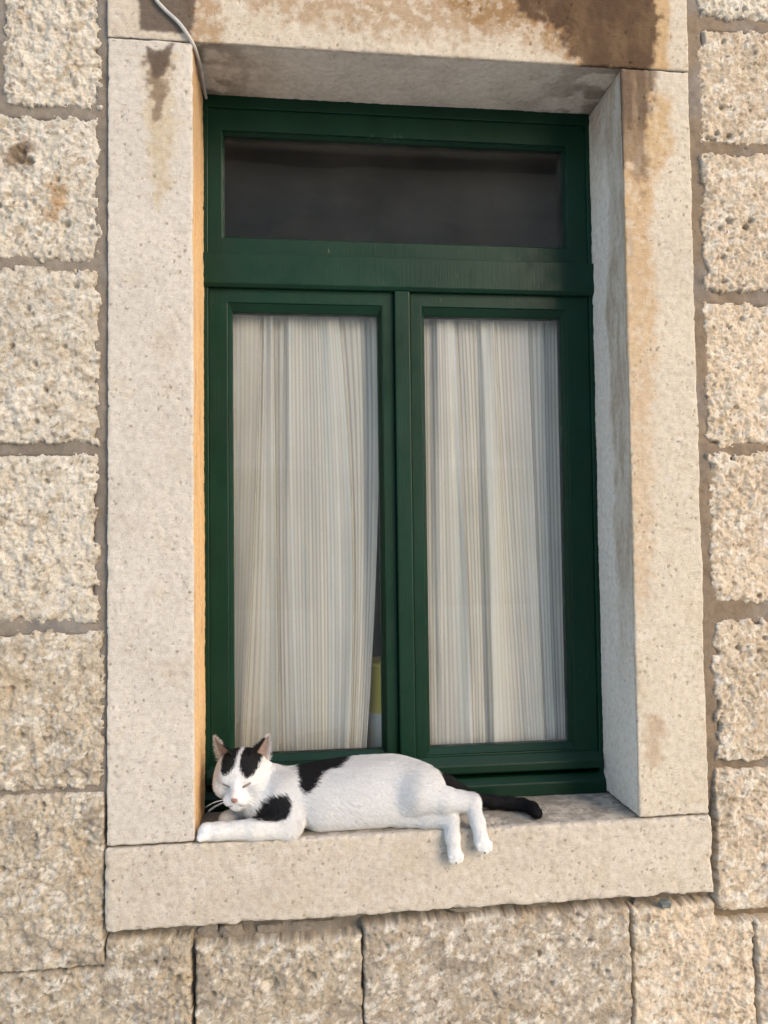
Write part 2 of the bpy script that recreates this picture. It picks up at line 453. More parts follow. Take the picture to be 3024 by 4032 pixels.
def rect(x0, x1, z0, z1): return [(x0, z0), (x1, z0), (x1, z1), (x0, z1)]
FINE = 0.0018
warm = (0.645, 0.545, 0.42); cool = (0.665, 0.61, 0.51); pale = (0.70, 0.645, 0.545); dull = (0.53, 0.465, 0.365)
near = [
    (rect(-0.289, -0.1450, 1.1575, 1.385), pale, {}),
    (rect(-0.56, -0.1480, 0.9115, 1.142), pale, dict(pits=[(-0.269, 1.078, 0.016, 0.010), (-0.252, 1.068, 0.010, 0.010)],
        rust=[(-0.265, 1.075, 0.026, (0.16, 0.11, 0.07), 0.8), (-0.21, 1.02, 0.02, (0.36, 0.22, 0.10), 0.7), (-0.215, 0.985, 0.018, (0.33, 0.2, 0.09), 0.7)])),
    (rect(-0.50, -0.1480, 0.624, 0.8955), cool, {}),
    (rect(-0.60, -0.1470, 0.347, 0.608), cool, {}),
    (rect(-0.52, -0.1380, 0.0925, 0.3310), dull, {}),
    (rect(-0.58, -0.1375, -0.1765, 0.0830), dull, {}),
    ([(-0.72, -0.50), (-0.72, -0.184), (-0.139, -0.182), (-0.1335, -0.139), (-0.008, -0.147), (-0.004, -0.50)], dull, {}),
    (rect(0.0015, 0.2570, -0.50, -0.160), dull, dict(pits=[(0.115, -0.225, 0.013, 0.010), (0.175, -0.215, 0.011, 0.009)])),
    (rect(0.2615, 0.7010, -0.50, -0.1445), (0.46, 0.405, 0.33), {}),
    ([(0.708, -0.50), (0.708, -0.150), (0.852, -0.146), (0.855, -0.180), (0.919, -0.182), (0.917, -0.50)], warm, {}),
    (rect(0.9245, 1.32, -0.50, -0.182), warm, {}),
    (rect(0.8665, 1.25, 1.374, 1.56), pale, {}),
    (rect(0.8650, 1.22, 1.1505, 1.356), warm, dict(pits=[(0.905, 1.215, 0.004, 0.008), (0.897, 1.17, 0.006, 0.008)])),
    (rect(0.8640, 1.34, 0.891, 1.132), warm, dict(pits=[(0.909, 1.012, 0.008, 0.012), (0.951, 1.015, 0.008, 0.012), (0.943, 1.003, 0.006, 0.012)])),
    (rect(0.8620, 1.20, 0.6205, 0.871), warm, dict(pits=[(0.908, 0.825, 0.004, 0.01)])),
    (rect(0.8630, 1.30, 0.3500, 0.607), warm, {}),
    (rect(0.8620, 1.18, 0.0890, 0.322), warm, dict(pits=[(0.905, 0.275, 0.006, 0.01)])),
    (rect(0.8590, 1.26, -0.1617, 0.0715), warm, {}),
]
mx_ = lines(-1.6, 2.2, -0.34, 1.04, 0.0042, 0.05); mz_ = lines(-1.2, 2.4, -0.40, 1.46, 0.0042, 0.05)
X, Z = np.meshgrid(mx_, mz_, indexing='ij'); xf, zf = X.ravel(), Z.ravel()
inside = np.full(xf.shape, -1.0)
for poly, _, _ in near:
    pxs, pzs = [p[0] for p in poly], [p[1] for p in poly]
    mbox = (xf > min(pxs)) & (xf < max(pxs)) & (zf > min(pzs)) & (zf < max(pzs))
    inside[mbox] = np.maximum(inside[mbox], poly_in(xf[mbox], zf[mbox], poly))
V = np.stack([xf, mortar_y(xf, zf) + 0.02 * sstep(0.005, 0.013, inside) + 0.006 * ((xf < -0.345) | (xf > 1.045) | (zf > 1.47)), zf], 1); F = grid_faces(len(mx_), len(mz_))
cx, cz = V[F, 0].mean(1), V[F, 2].mean(1)
F = F[~((cx > -0.118) & (cx < 0.828) & (cz > -0.112) & (cz < 1.40))]
mc = np.array([0.185, 0.160, 0.132])[None, :] * (1 + 0.22 * fbm(xf * 12, zf * 12, seed=3)[:, None])
mc = mix3(mc, (0.175, 0.122, 0.075), sstep(0.5, 0.9, xf) * 0.55)
mc = mix3(mc, (0.175, 0.165, 0.155), sstep(0.1, 0.6, vnoise(xf * 9, zf * 9, seed=33)) * 0.6)
mortar = obj('mortar', mesh_np('mortar', V, F, np.clip(mc, 0.02, 1)), M_MORTAR, wall)
mortar['label'] = 'brown grey mortar filling the joints between the rough stones'

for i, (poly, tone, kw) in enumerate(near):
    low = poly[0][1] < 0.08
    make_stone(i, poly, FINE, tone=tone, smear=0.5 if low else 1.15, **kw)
# the wall goes on beyond the picture
far = [rect(-0.90, -0.304, 1.1575, 1.385)]
for k, (z0, z1) in enumerate([(0.9115, 1.142), (0.624, 0.8955), (0.347, 0.608), (0.0925, 0.331), (-0.1765, 0.083), (-0.50, -0.184)]):
    xr = [-0.574, -0.514, -0.614, -0.534, -0.594, -0.734][k]
    far.append(rect(-1.12 - 0.05 * (k % 3), xr, z0, z1))
for k, (x0, z0, z1) in enumerate([(1.264, 1.374, 1.56), (1.234, 1.1505, 1.356), (1.354, 0.891, 1.132), (1.214, 0.6205, 0.871), (1.314, 0.35, 0.607), (1.194, 0.089, 0.322), (1.274, -0.1617, 0.0715), (1.334, -0.50, -0.182)]):
    far.append(rect(x0, 1.78 + 0.06 * (k % 2), z0, z1))
for z0, z1, xs in [(1.44, 1.66, (-0.62, -0.16, 0.31, 0.85)), (1.675, 1.90, (-0.80, -0.33, 0.16, 0.62, 1.10, 1.6)), (-0.74, -0.512, (-0.9, -0.38, 0.10, 0.52, 1.02, 1.5)), (-0.98, -0.752, (-0.7, -0.15, 0.36, 0.80, 1.35))]:
    for a, b in zip(xs[:-1], xs[1:]):
        far.append(rect(a + 0.005, b - 0.005, z0, z1))
far.append(rect(-0.74, -0.302, 1.40, 1.66))
for i, poly in enumerate(far):
    make_stone(100 + i, poly, 0.0065, tone=(cool, warm, pale)[i % 3])

# chips of stone packed into the joint under the sill
def chip(name, cx, cy, cz, sx, sy, sz, seed, mat, parent=None, **pr):
    rng = np.random.default_rng(seed); bm = bmesh.new()
    bmesh.ops.create_icosphere(bm, subdivisions=2, radius=1.0)
    for vv in bm.verts:
        d = np.array(vv.co); q = np.sign(d) * np.abs(d) ** 0.6; q *= 1 + 0.18 * rng.standard_normal()
        vv.co = (cx + q[0] * sx, cy + q[1] * sy, cz + q[2] * sz)
    return obj(name, bm_mesh(name, bm), mat, parent, **pr)
M_CHIP = plain('grey_stone_chip', (0.2, 0.172, 0.138), 0.9, 0.2, 120, 0.3, 0.001)
for i, (x, z, sx, sz, yy) in enumerate([(0.018, -0.146, 0.014, 0.011, 0.034), (0.052, -0.1480, 0.018, 0.011, 0.031), (0.112, -0.1500, 0.026, 0.010, 0.034), (0.185, -0.150, 0.034, 0.009, 0.036),
                                        (0.43, -0.1385, 0.03, 0.0045, 0.028), (0.55, -0.137, 0.024, 0.004, 0.03), (0.722, -0.155, 0.008, 0.013, 0.026)]):
    chip('stone_chip', x, yy, z, sx, 0.008, sz, i + 3, M_CHIP, wall)

# ------------------------------------------------------------------ dressed stone surround
surround = thing('window_surround', (0, 0, 0), 'smooth pale limestone surround of the window with brown water stains', 'window surround')

def worn_block(name, b, res, r, seed, colour, chipping=1.0, skip=(), y_fine=0.18, label=None):
    """a stone block with rounded, chipped arrises; dense where it can be seen"""
    x0, x1, y0, y1, z0, z1 = b
    def ax(a, c): return np.linspace(a, c, max(2, int(round((c - a) / res)) + 1))
    A = (ax(x0, x1), ax(y0, y1), ax(z0, z1)); Vs, Fs, n0 = [], [], 0
    for axis in range(3):
        for side in (0, 1):
            if (axis, side) in skip: continue
            u, v = [k for k in range(3) if k != axis]
            Ug, Vg = np.meshgrid(A[u], A[v], indexing='ij'); P = np.zeros((Ug.size, 3))
            P[:, u] = Ug.ravel(); P[:, v] = Vg.ravel(); P[:, axis] = A[axis][-1 if side else 0]
            f = grid_faces(len(A[u]), len(A[v]))
            flip = (side == 0) ^ (axis == 1)
            Vs.append(P); Fs.append((f[:, ::-1] if flip else f) + n0); n0 += len(P)
    V = np.concatenate(Vs); F = np.concatenate(Fs)
    key = np.round((V - V.min(0)) / 1e-6).astype(np.int64)
    _, first, inv = np.unique(key[:, 0] * 10 ** 14 + key[:, 1] * 10 ** 7 + key[:, 2], return_index=True, return_inverse=True)
    V = V[first]; F = inv.ravel()[F]
    lo = np.array([x0, y0, z0]); hi = np.array([x1, y1, z1])
    x, y, z = V.T
    rr = r * (1 + 0.8 * np.clip(fbm(x * 30, y * 30, z * 30, seed=seed), -0.7, 1.6) * chipping + 0.9 * chipping * np.clip(vnoise(x * 90, y * 90, z * 90, seed=seed + 1), 0, 1))
    rr = np.clip(rr, 0.0006, 0.02)
    inner = np.clip(V, lo + rr[:, None], hi - rr[:, None]); dv = V - inner; L = np.linalg.norm(dv, axis=1)
    N = dv / (L[:, None] + 1e-12)
    P = inner + N * np.minimum(L, rr)[:, None]
    disp = 0.0007 * fbm(x * 60, y * 60, z * 60, seed=seed + 3, octv=4, gain=0.6) + 0.0012 * vnoise(x * 9, y * 9, z * 9, seed=seed + 5)
    a, c = (x + 0.3 * y) * 75, (z + 0.5 * y) * 75
    clus = sstep(-0.35, 0.25, vnoise(x * 14, y * 14, z * 14, seed=seed + 8))
    d1, r1 = cells(a, c, seed + 9); d2, r2 = cells(a * 2.1, c * 2.1, seed + 10)
    disp -= 0.0045 * sstep(0.16, 0.06, d1) * (r1 > 0.90) * clus + 0.0030 * sstep(0.22, 0.08, d2) * (r2 > 0.89) * clus
    d3, r3 = cells(a * 0.33 + 0.3 * vnoise(x * 60, z * 60, y * 60, seed=seed + 12), c * 0.5, seed + 11)
    disp -= 0.0016 * sstep(0.24, 0.12, d3) * (r3 > 0.86) * (0.5 + 0.9 * vnoise(x * 150, y * 150, z * 150, seed=seed + 13))
    P += N * disp[:, None]
    o = obj(name, mesh_np(name, P, F, np.clip(colour(x, y, z), 0.01, 0.85)), M_BLOCK, surround)
    if label: o['label'] = label
    return o

def limestone(x, y, z, seed, base=(0.44, 0.40, 0.345)):
    c = np.array(base)[None, :] * (1 + 0.06 * fbm(x * 7, y * 7, z * 7, seed=seed)[:, None])
    c = mix3(c, (0.37, 0.31, 0.22), sstep(0.1, 0.9, fbm(x * 16, y * 16, z * 16, seed=seed + 2)) * 0.30)
    c = mix3(c, (0.31, 0.27, 0.22), sstep(0.30, 0.8, fbm(x * 60, y * 60, z * 60, seed=seed + 3, octv=5, gain=0.65)) * 0.16)
    c = mix3(c, (0.48, 0.45, 0.41), sstep(0.35, 0.8, fbm(x * 38, y * 38, z * 38, seed=seed + 4)) * 0.45)
    c = mix3(c, (0.17, 0.135, 0.105), sstep(0.76, 0.98, fbm(x * 130, y * 130, z * 130, seed=seed + 6)) * 0.8)
    return c

def stain(x, z, poly, soft, seed, warp=0.008, spot=0.0):
    d = poly_in(x, z, poly) + warp * fbm(x * 45, z * 45, seed=seed, octv=4, gain=0.6)
    k = sstep(-soft, soft, d)
    if spot:
        k = k * (1 - spot * sstep(0.0, 0.5, fbm(x * 55, z * 55, seed=seed + 5, octv=5, gain=0.7)))
    return k

BROWN, DARK, OCHRE, TAN = (0.060, 0.034, 0.017), (0.070, 0.051, 0.038), (0.36, 0.235, 0.11), (0.29, 0.21, 0.13)
def col_lintel(x, y, z):
    c = limestone(x, y, z, 200, (0.425, 0.375, 0.305)); fr = (y < 0.006).astype(float); un = 1 - fr
    c = mix3(c, TAN, fr * stain(x, z, [(0.02, 1.45), (0.66, 1.45), (0.65, 1.28), (0.5, 1.31), (0.3, 1.30), (0.1, 1.33)], 0.02, 210, 0.02, 0.75) * 0.85)
    c = mix3(c, (0.21, 0.125, 0.055), fr * stain(x, z, [(0.36, 1.45), (0.66, 1.45), (0.65, 1.285), (0.548, 1.32), (0.445, 1.335)], 0.012, 211, 0.022, 0.85) * 0.9)
    c = mix3(c, OCHRE, fr * stain(x, z, [(0.60, 1.45), (0.812, 1.45), (0.806, 1.27), (0.64, 1.27)], 0.006, 212, 0.006) * 0.8)
    c = mix3(c, BROWN, fr * stain(x, z, [(0.52, 1.45), (0.795, 1.45), (0.7915, 1.395), (0.782, 1.26), (0.650, 1.26), (0.617, 1.326), (0.541, 1.36)], 0.009, 213, 0.014) * (0.88 + 0.11 * sstep(-0.5, 0.5, fbm(x * 20, z * 9, seed=219))))
    c = mix3(c, (0.27, 0.175, 0.09), fr * stain(x, z, [(-0.02, 1.45), (0.06, 1.45), (0.045, 1.27), (0.0, 1.27)], 0.010, 214, 0.016, 0.6) * 0.8)
    c = mix3(c, DARK, fr * stain(x, z, [(-0.088, 1.45), (0.011, 1.45), (0.006, 1.341), (-0.002, 1.2835), (-0.083, 1.285)], 0.003, 215, 0.003) * 0.9)
    # underside: lightened to make up for missing recess light, darker towards both ends
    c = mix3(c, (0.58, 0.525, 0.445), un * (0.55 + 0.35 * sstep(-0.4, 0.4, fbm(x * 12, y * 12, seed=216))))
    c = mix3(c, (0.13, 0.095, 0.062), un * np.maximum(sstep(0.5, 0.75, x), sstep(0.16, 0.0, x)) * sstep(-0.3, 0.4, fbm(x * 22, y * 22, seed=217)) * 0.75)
    return c
def col_right(x, y, z):
    c = limestone(x, y, z, 230, (0.435, 0.39, 0.32)); fr = (y < 0.006).astype(float); rv = 1 - fr
    c = mix3(c, OCHRE, fr * stain(x, z, [(0.70, 1.28), (0.765, 1.28), (0.770, 1.01), (0.771, 0.83), (0.762, 0.67), (0.755, 0.47), (0.742, 0.37), (0.70, 0.30)], 0.011, 231, 0.009, 0.45) * (0.40 + 0.35 * sstep(0.5, 1.1, z)))
    c = mix3(c, (0.36, 0.24, 0.11), fr * stain(x, z, [(0.768, 1.255), (0.809, 1.216), (0.811, 1.143), (0.784, 1.085), (0.757, 1.05)], 0.012, 232, 0.012, 0.4) * 0.75)
    c = mix3(c, TAN, fr * stain(x, z, [(0.735, 0.17), (0.764, 0.16), (0.764, 0.09), (0.74, 0.07), (0.731, 0.11)], 0.010, 233, 0.01) * 0.6)
    c = mix3(c, (0.10, 0.068, 0.044), fr * stain(x, z, [(0.70, 1.29), (0.782, 1.29), (0.777, 1.222), (0.763, 1.181), (0.760, 1.132), (0.752, 1.045), (0.731, 1.10), (0.70, 1.10)], 0.009, 234, 0.011) * (0.74 + 0.24 * sstep(-0.5, 0.4, fbm(x * 70, z * 9, seed=229))) * (0.70 + 0.30 * sstep(1.06, 1.2, z)))
    c = mix3(c, (0.24, 0.22, 0.2), fr * sstep(0.3, 0.6, vnoise(x * 60, z * 8, seed=239)) * stain(x, z, [(0.70, 1.1), (0.745, 1.05), (0.745, 0.95), (0.70, 0.9)], 0.01, 238) * 0.4)
    # reveal: grey lightened in place of weak recess light, with a long brown run of water along its front half
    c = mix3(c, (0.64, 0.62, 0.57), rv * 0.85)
    edge = 0.062 + 0.02 * vnoise(z * 5, z * 0 + 3.3, seed=235) + 0.01 * vnoise(z * 22, y * 30, seed=236)
    run = sstep(edge + 0.012, edge - 0.008, y) * sstep(0.12, 0.5, z) + sstep(1.05, 1.25, z) * 0.8
    c = mix3(c, (0.32, 0.265, 0.195), rv * np.clip(run, 0, 1) * (0.55 + 0.4 * sstep(-0.5, 0.5, fbm(y * 60, z * 14, seed=237))) * 0.85)
    return c
def col_left(x, y, z):
    c = limestone(x, y, z, 250, (0.445, 0.412, 0.362)); fr = (y < 0.006).astype(float); rv = 1 - fr
    c = mix3(c, (0.36, 0.28, 0.16), fr * stain(x, z, [(-0.078, 1.24), (-0.026, 1.25), (-0.031, 1.15), (-0.033, 1.03), (-0.058, 1.0), (-0.071, 1.11)], 0.012, 251, 0.010, 0.3) * 0.6)
    c = mix3(c, (0.13, 0.082, 0.05), fr * stain(x, z, [(-0.066, 1.245), (-0.03, 1.245), (-0.040, 1.20), (-0.048, 1.14), (-0.060, 1.14), (-0.066, 1.2)], 0.006, 252, 0.012) * 0.75)
    c = mix3(c, DARK, fr * stain(x, z, [(-0.0706, 1.258), (-0.046, 1.252), (-0.03, 1.266), (-0.0345, 1.236), (-0.046, 1.212), (-0.056, 1.205), (-0.066, 1.23)], 0.003, 253, 0.004) * 0.85)
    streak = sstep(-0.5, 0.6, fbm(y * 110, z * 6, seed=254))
    oc = mix3(np.tile(np.array([[0.60, 0.35, 0.135]]), (len(x), 1)), (0.62, 0.42, 0.22), streak)  # orange stain, brightened and saturated to stand in for warm sunlight
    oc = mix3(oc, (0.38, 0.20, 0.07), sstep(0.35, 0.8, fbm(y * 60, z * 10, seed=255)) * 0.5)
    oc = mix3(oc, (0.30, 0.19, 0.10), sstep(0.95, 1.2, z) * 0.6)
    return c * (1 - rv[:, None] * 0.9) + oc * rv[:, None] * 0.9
def col_sill(x, y, z):
    c = limestone(x, y, z, 270, (0.42, 0.38, 0.32)); top = (y > 0.008).astype(float)
    c = mix3(c, (0.22, 0.20, 0.165), top * sstep(-0.6, 0.35, fbm(x * 34, y * 34, seed=271, octv=5, gain=0.65)) * 0.85)
    c = mix3(c, (0.17, 0.13, 0.09), top * sstep(0.04, -0.01, x) * 0.5)
    return c

BACK = 0.20
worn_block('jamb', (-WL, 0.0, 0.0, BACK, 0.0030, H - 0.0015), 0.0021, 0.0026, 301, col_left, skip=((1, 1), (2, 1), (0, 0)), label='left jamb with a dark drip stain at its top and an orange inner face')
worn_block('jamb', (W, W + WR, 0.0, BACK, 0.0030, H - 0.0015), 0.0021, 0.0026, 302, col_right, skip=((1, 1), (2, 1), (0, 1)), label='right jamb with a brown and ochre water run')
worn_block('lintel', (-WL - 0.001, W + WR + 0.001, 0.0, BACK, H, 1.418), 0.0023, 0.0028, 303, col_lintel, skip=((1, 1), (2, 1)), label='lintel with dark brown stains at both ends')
worn_block('window_sill', (-WL - 0.002, W + WR + 0.003, -0.003, BACK, -HS, 0.0), 0.0021, 0.0056, 304, col_sill, 1.5, skip=((1, 1),), label='thick sill with worn pitted front edge')

# ------------------------------------------------------------------ the green window
window = thing('window', (0, 0, 0), 'dark green painted wooden window with two casements and a transom light', 'window')
bm = bmesh.new()
bm_ring(bm, (-0.004, W + 0.004, 0.020, H + 0.004), (0.0075, W - 0.0075, 0.034, 1.2500), D - 0.003, D - 0.003, D + 0.05)
obj('outer_frame', bm_mesh('outer_frame', bm, 0.0012, 2), M_PAINT, window)
bm = bmesh.new()
bm_ring(bm, (0.0068, W - 0.0068, 0.975, 1.2506), (0.0325, 0.6750, 1.0130, 1.2105), D + 0.001, D + 0.001, D + 0.045)
tf = obj('transom_frame', bm_mesh('transom_frame', bm, 0.0012, 2), M_PAINT, window)
bm = bmesh.new()
bm_ring(bm, (0.0320, 0.6755, 1.0125, 1.2110), (0.0350, 0.6722, 1.0190, 1.2062), D + 0.006, D + 0.014, D + 0.03)
obj('glazing_bead', bm_mesh('glazing_bead', bm, 0.0006, 1), M_PAINT, tf)
def pane(x0, x1, z0, z1, y, parent):
    bm = bmesh.new(); bm_box(bm, x0, x1, y, y + 0.003, z0, z1)
    return obj('pane', bm_mesh('pane', bm), M_GLASS, parent)
pane(0.033, 0.674, 1.015, 1.209, D + 0.016, tf)
bm = bmesh.new()
bm_profile(bm, [(D + 0.05, 0.984), (D - 0.002, 0.984), (D - 0.011, 0.9815), (D - 0.011, 0.9270), (D - 0.006, 0.921), (D + 0.05, 0.921)], -0.002, W + 0.002)
obj('crossbar', bm_mesh('crossbar', bm, 0.0014, 2), M_PAINT, window, label='wide crossbar between the transom light and the casements')
for (sx0, sx1, bx0, bx1, px0, px1) in ((0.0070, 0.3410, 0.0415, 0.3192, 0.0485, 0.3122), (0.3710, 0.7130, 0.3930, 0.6672, 0.3995, 0.6597)):
    bm = bmesh.new()
    bm_ring(bm, (sx0, sx1, 0.056, 0.9225), (bx0, bx1, 0.0765, 0.8955), D + 0.002, D + 0.002, D + 0.045)
    s = obj('casement', bm_mesh('casement', bm, 0.0016, 2), M_PAINT, window)
    bm = bmesh.new()
    bm_ring(bm, (bx0 + 0.0004, bx1 - 0.0004, 0.0769, 0.8951), (px0, px1, 0.0885, 0.8812), D + 0.0030, D + 0.013, D + 0.03)
    obj('glazing_bead', bm_mesh('glazing_bead', bm, 0.0007, 1), M_PAINT, s)
    pane(px0 - 0.002, px1 + 0.002, 0.086, 0.883, D + 0.0155, s)
    s['label'] = 'casement with a tall glass pane, ' + ('left of the cover strip' if sx0 < 0.2 else 'right of the cover strip')
bm = bmesh.new(); bm_box(bm, 0.3415, 0.3702, D - 0.009, D + 0.02, 0.066, 0.9212)
obj('cover_strip', bm_mesh('cover_strip', bm, 0.0028, 3), M_PAINT, window, label='upright cover strip between the casements with flaked paint')
bm = bmesh.new()
bm_profile(bm, [(D + 0.03, 0.0745), (D + 0.0005, 0.0740), (D - 0.012, 0.0590), (D - 0.012, 0.0455), (D - 0.008, 0.0430), (D + 0.03, 0.0430)], 0.0015, W - 0.0040)
obj('drip_rail', bm_mesh('drip_rail', bm, 0.0016, 2), M_PAINT, window, label='sloped drip rail under the casements')
bm = bmesh.new()
bm_profile(bm, [(D + 0.03, 0.0365), (D - 0.002, 0.0345), (0.1370, 0.0230), (0.1364, 0.0005), (D + 0.03, 0.0005)], -0.002, W + 0.002)
obj('bottom_rail', bm_mesh('bottom_rail', bm, 0.0016, 2), M_PAINT, window, label='lowest rail of the frame standing on the sill')

# ------------------------------------------------------------------ curtains behind the panes
M_CLOTH = cloth_material()
def curtain(ctrl, y0, z0, z1, seed, label, hem_right=False):
    """ctrl: (x at the top, x half-way, x at the bottom, depth) of successive fold lines of the cloth"""
    c = np.array(ctrl); k = np.arange(len(c)); ns, nz = 520, 90
    s = np.linspace(0, len(c) - 1, ns); i = np.clip(s.astype(int), 0, len(c) - 2); t = s - i; tt = t * t * (3 - 2 * t)
    zz = np.linspace(0, 1, nz)                       # 0 top, 1 bottom
    def lin(col): return c[i, col] * (1 - t) + c[i + 1, col] * t
    dep = (c[i, 3] * (1 - tt) + c[i + 1, 3] * tt) * 1.45
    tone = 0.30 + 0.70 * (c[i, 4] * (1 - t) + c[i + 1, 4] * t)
    xt, xm, xb = lin(0), lin(1), lin(2)
    Zt = zz[None, :]
    X = (xt[:, None] * (1 - Zt) * (1 - 2 * Zt) + xm[:, None] * 4 * Zt * (1 - Zt) + xb[:, None] * Zt * (2 * Zt - 1))
    S = s[:, None] + 0 * Zt
    head = np.exp(-Zt / 0.05)
    Y = y0 - dep[:, None] * (0.72 + 0.28 * np.sin(S * 1.7 + Zt * 4 + seed)) - 0.0035 * np.sin(S * 5.3 + seed) * head
    Y = Y + 0.0016 * vnoise(S * 2.2, Zt * 4 + 0 * S, seed=seed) + 0.0022 * vnoise(S * 0.9, Zt * 9 + 0 * S, seed=seed + 1) * sstep(0.5, 0.9, Zt)
    Zw = z1 + (z0 - z1) * Zt + 0 * S
    arc = np.concatenate([[0], np.cumsum(np.hypot(np.diff(X[:, 40]), np.diff(Y[:, 40]) * 0.6))])
    # woven stripes: fine cords, grouped between plain opaque bands
    u = arc[:, None] + 0 * Zt
    ph = (u / 0.0068) % 1.0; row = np.floor(u / 0.0068)
    cord = sstep(0.40, 0.20, np.abs(ph - 0.5)) * (0.8 + 0.2 * np.sin(row * 2.4))
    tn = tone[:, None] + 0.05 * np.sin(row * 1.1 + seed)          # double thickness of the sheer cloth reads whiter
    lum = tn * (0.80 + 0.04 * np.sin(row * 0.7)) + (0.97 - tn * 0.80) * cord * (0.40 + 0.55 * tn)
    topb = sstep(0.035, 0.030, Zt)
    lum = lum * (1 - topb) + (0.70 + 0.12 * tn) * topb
    if hem_right:
        hm = sstep(arc[-1] - 0.0075, arc[-1] - 0.0065, u); lum = lum * (1 - hm) + 0.74 * hm
    lum = lum * (1 + 0.07 * vnoise(X * 12, Zw * 12, seed=seed + 4))
    col = lum.ravel()[:, None] * np.array([[1.0, 0.96, 0.89]])
    V = np.stack([X.ravel(), Y.ravel(), Zw.ravel()], 1)
    o = obj('curtain', mesh_np('curtain', V, grid_faces(ns, nz), np.clip(col * 1.06, 0.02, 0.95)), M_CLOTH)
    o['label'] = label; o['category'] = 'curtain'; o['group'] = 'curtains behind the casement panes'
    return o
YC = 0.207
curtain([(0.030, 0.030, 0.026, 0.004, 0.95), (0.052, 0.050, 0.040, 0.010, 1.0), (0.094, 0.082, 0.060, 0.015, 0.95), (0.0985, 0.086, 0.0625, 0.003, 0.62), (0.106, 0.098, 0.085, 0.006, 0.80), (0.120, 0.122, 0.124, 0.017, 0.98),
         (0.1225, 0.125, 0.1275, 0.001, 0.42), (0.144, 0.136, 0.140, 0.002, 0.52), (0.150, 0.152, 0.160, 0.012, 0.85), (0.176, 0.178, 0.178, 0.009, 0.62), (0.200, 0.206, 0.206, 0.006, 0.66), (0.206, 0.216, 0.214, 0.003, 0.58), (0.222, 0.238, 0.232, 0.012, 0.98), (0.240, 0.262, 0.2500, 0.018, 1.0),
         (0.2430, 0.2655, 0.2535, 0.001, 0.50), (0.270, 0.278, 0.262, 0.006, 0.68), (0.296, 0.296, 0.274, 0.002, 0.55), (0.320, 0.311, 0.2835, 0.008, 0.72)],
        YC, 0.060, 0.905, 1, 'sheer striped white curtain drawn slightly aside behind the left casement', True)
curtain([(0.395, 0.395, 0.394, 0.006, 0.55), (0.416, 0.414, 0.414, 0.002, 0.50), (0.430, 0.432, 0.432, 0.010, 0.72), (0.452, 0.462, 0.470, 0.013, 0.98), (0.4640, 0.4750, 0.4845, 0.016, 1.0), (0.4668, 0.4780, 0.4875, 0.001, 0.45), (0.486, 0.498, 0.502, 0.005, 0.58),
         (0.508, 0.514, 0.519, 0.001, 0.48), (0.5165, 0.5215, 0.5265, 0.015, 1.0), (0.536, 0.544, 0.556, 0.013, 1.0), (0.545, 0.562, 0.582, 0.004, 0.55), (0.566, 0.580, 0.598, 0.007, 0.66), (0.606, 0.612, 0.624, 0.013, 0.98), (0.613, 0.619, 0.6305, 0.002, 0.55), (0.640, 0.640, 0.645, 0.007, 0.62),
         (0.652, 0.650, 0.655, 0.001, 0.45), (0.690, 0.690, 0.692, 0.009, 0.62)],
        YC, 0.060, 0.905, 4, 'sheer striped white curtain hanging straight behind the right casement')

# inner ledge and a yellow container seen through the gap of the left curtain
bm = bmesh.new(); bm_box(bm, -0.018, W + 0.018, 0.215, 0.42, 0.030, 0.052)
obj('interior_ledge', bm_mesh('interior_ledge', bm, 0.002, 2), plain('dark_wood', (0.12, 0.09, 0.065), 0.6, 0.3, 30, 0.3), kind='structure')
def lathe(prof, n=40):
    a = np.linspace(0, 2 * np.pi, n, endpoint=False)
    V = np.array([(r * math.cos(t), r * math.sin(t), z) for r, z in prof for t in a])
    F = [(i * n + j, i * n + (j + 1) % n, (i + 1) * n + (j + 1) % n, (i + 1) * n + j) for i in range(len(prof) - 1) for j in range(n)]
    return V, np.array(F)
cont = thing('container', (0, 0, 0), 'yellow plastic container with a whitish band behind the gap of the left curtain', 'container')
V, F = lathe([(0.0, 0.0), (0.040, 0.0), (0.043, 0.004), (0.044, 0.06), (0.0445, 0.172), (0.047, 0.174), (0.047, 0.181), (0.045, 0.182), (0.043, 0.17), (0.042, 0.01), (0.0, 0.008)])
obj('pot', mesh_np('pot', V + np.array([0.3335, 0.2620, 0.0525]), F), plain('yellow_plastic', (0.82, 0.70, 0.12), 0.45, 0.4, 8, 0.05), cont)
V, F = lathe([(0.0435, 0.006), (0.0452, 0.008), (0.0455, 0.085), (0.0440, 0.087)])
obj('band', mesh_np('band', V + np.array([0.3335, 0.2620, 0.0525]), F), plain('white_band', (0.82, 0.82, 0.76), 0.6, 0.3, 8, 0.08), cont)

# ------------------------------------------------------------------ cable at the top left corner
pts = [(-0.0800, -0.004, 1.46), (-0.0647, -0.0042, 1.3635), (-0.0576, -0.0042, 1.3374), (-0.0431, -0.0042, 1.3194), (-0.0215, -0.0045, 1.2995), (-0.0084, -0.005, 1.2821), (0.0002, 0.001, 1.2700), (0.0048, 0.018, 1.2640),
       (0.0062, 0.05, 1.2630), (0.0060, 0.09, 1.2640), (0.0050, 0.125, 1.2650), (0.0045, 0.160, 1.2665)]
P = spline(pts, 8); V, F = tube(P, 0.0030, 14)
obj('cable', mesh_np('cable', V, F), plain('grey_white_sheath', (0.40, 0.37, 0.33), 0.5, 0.4, 40, 0.15, 0.0004), None,
    label='thin off-white cable running over the lintel into the upper left window corner', category='cable')

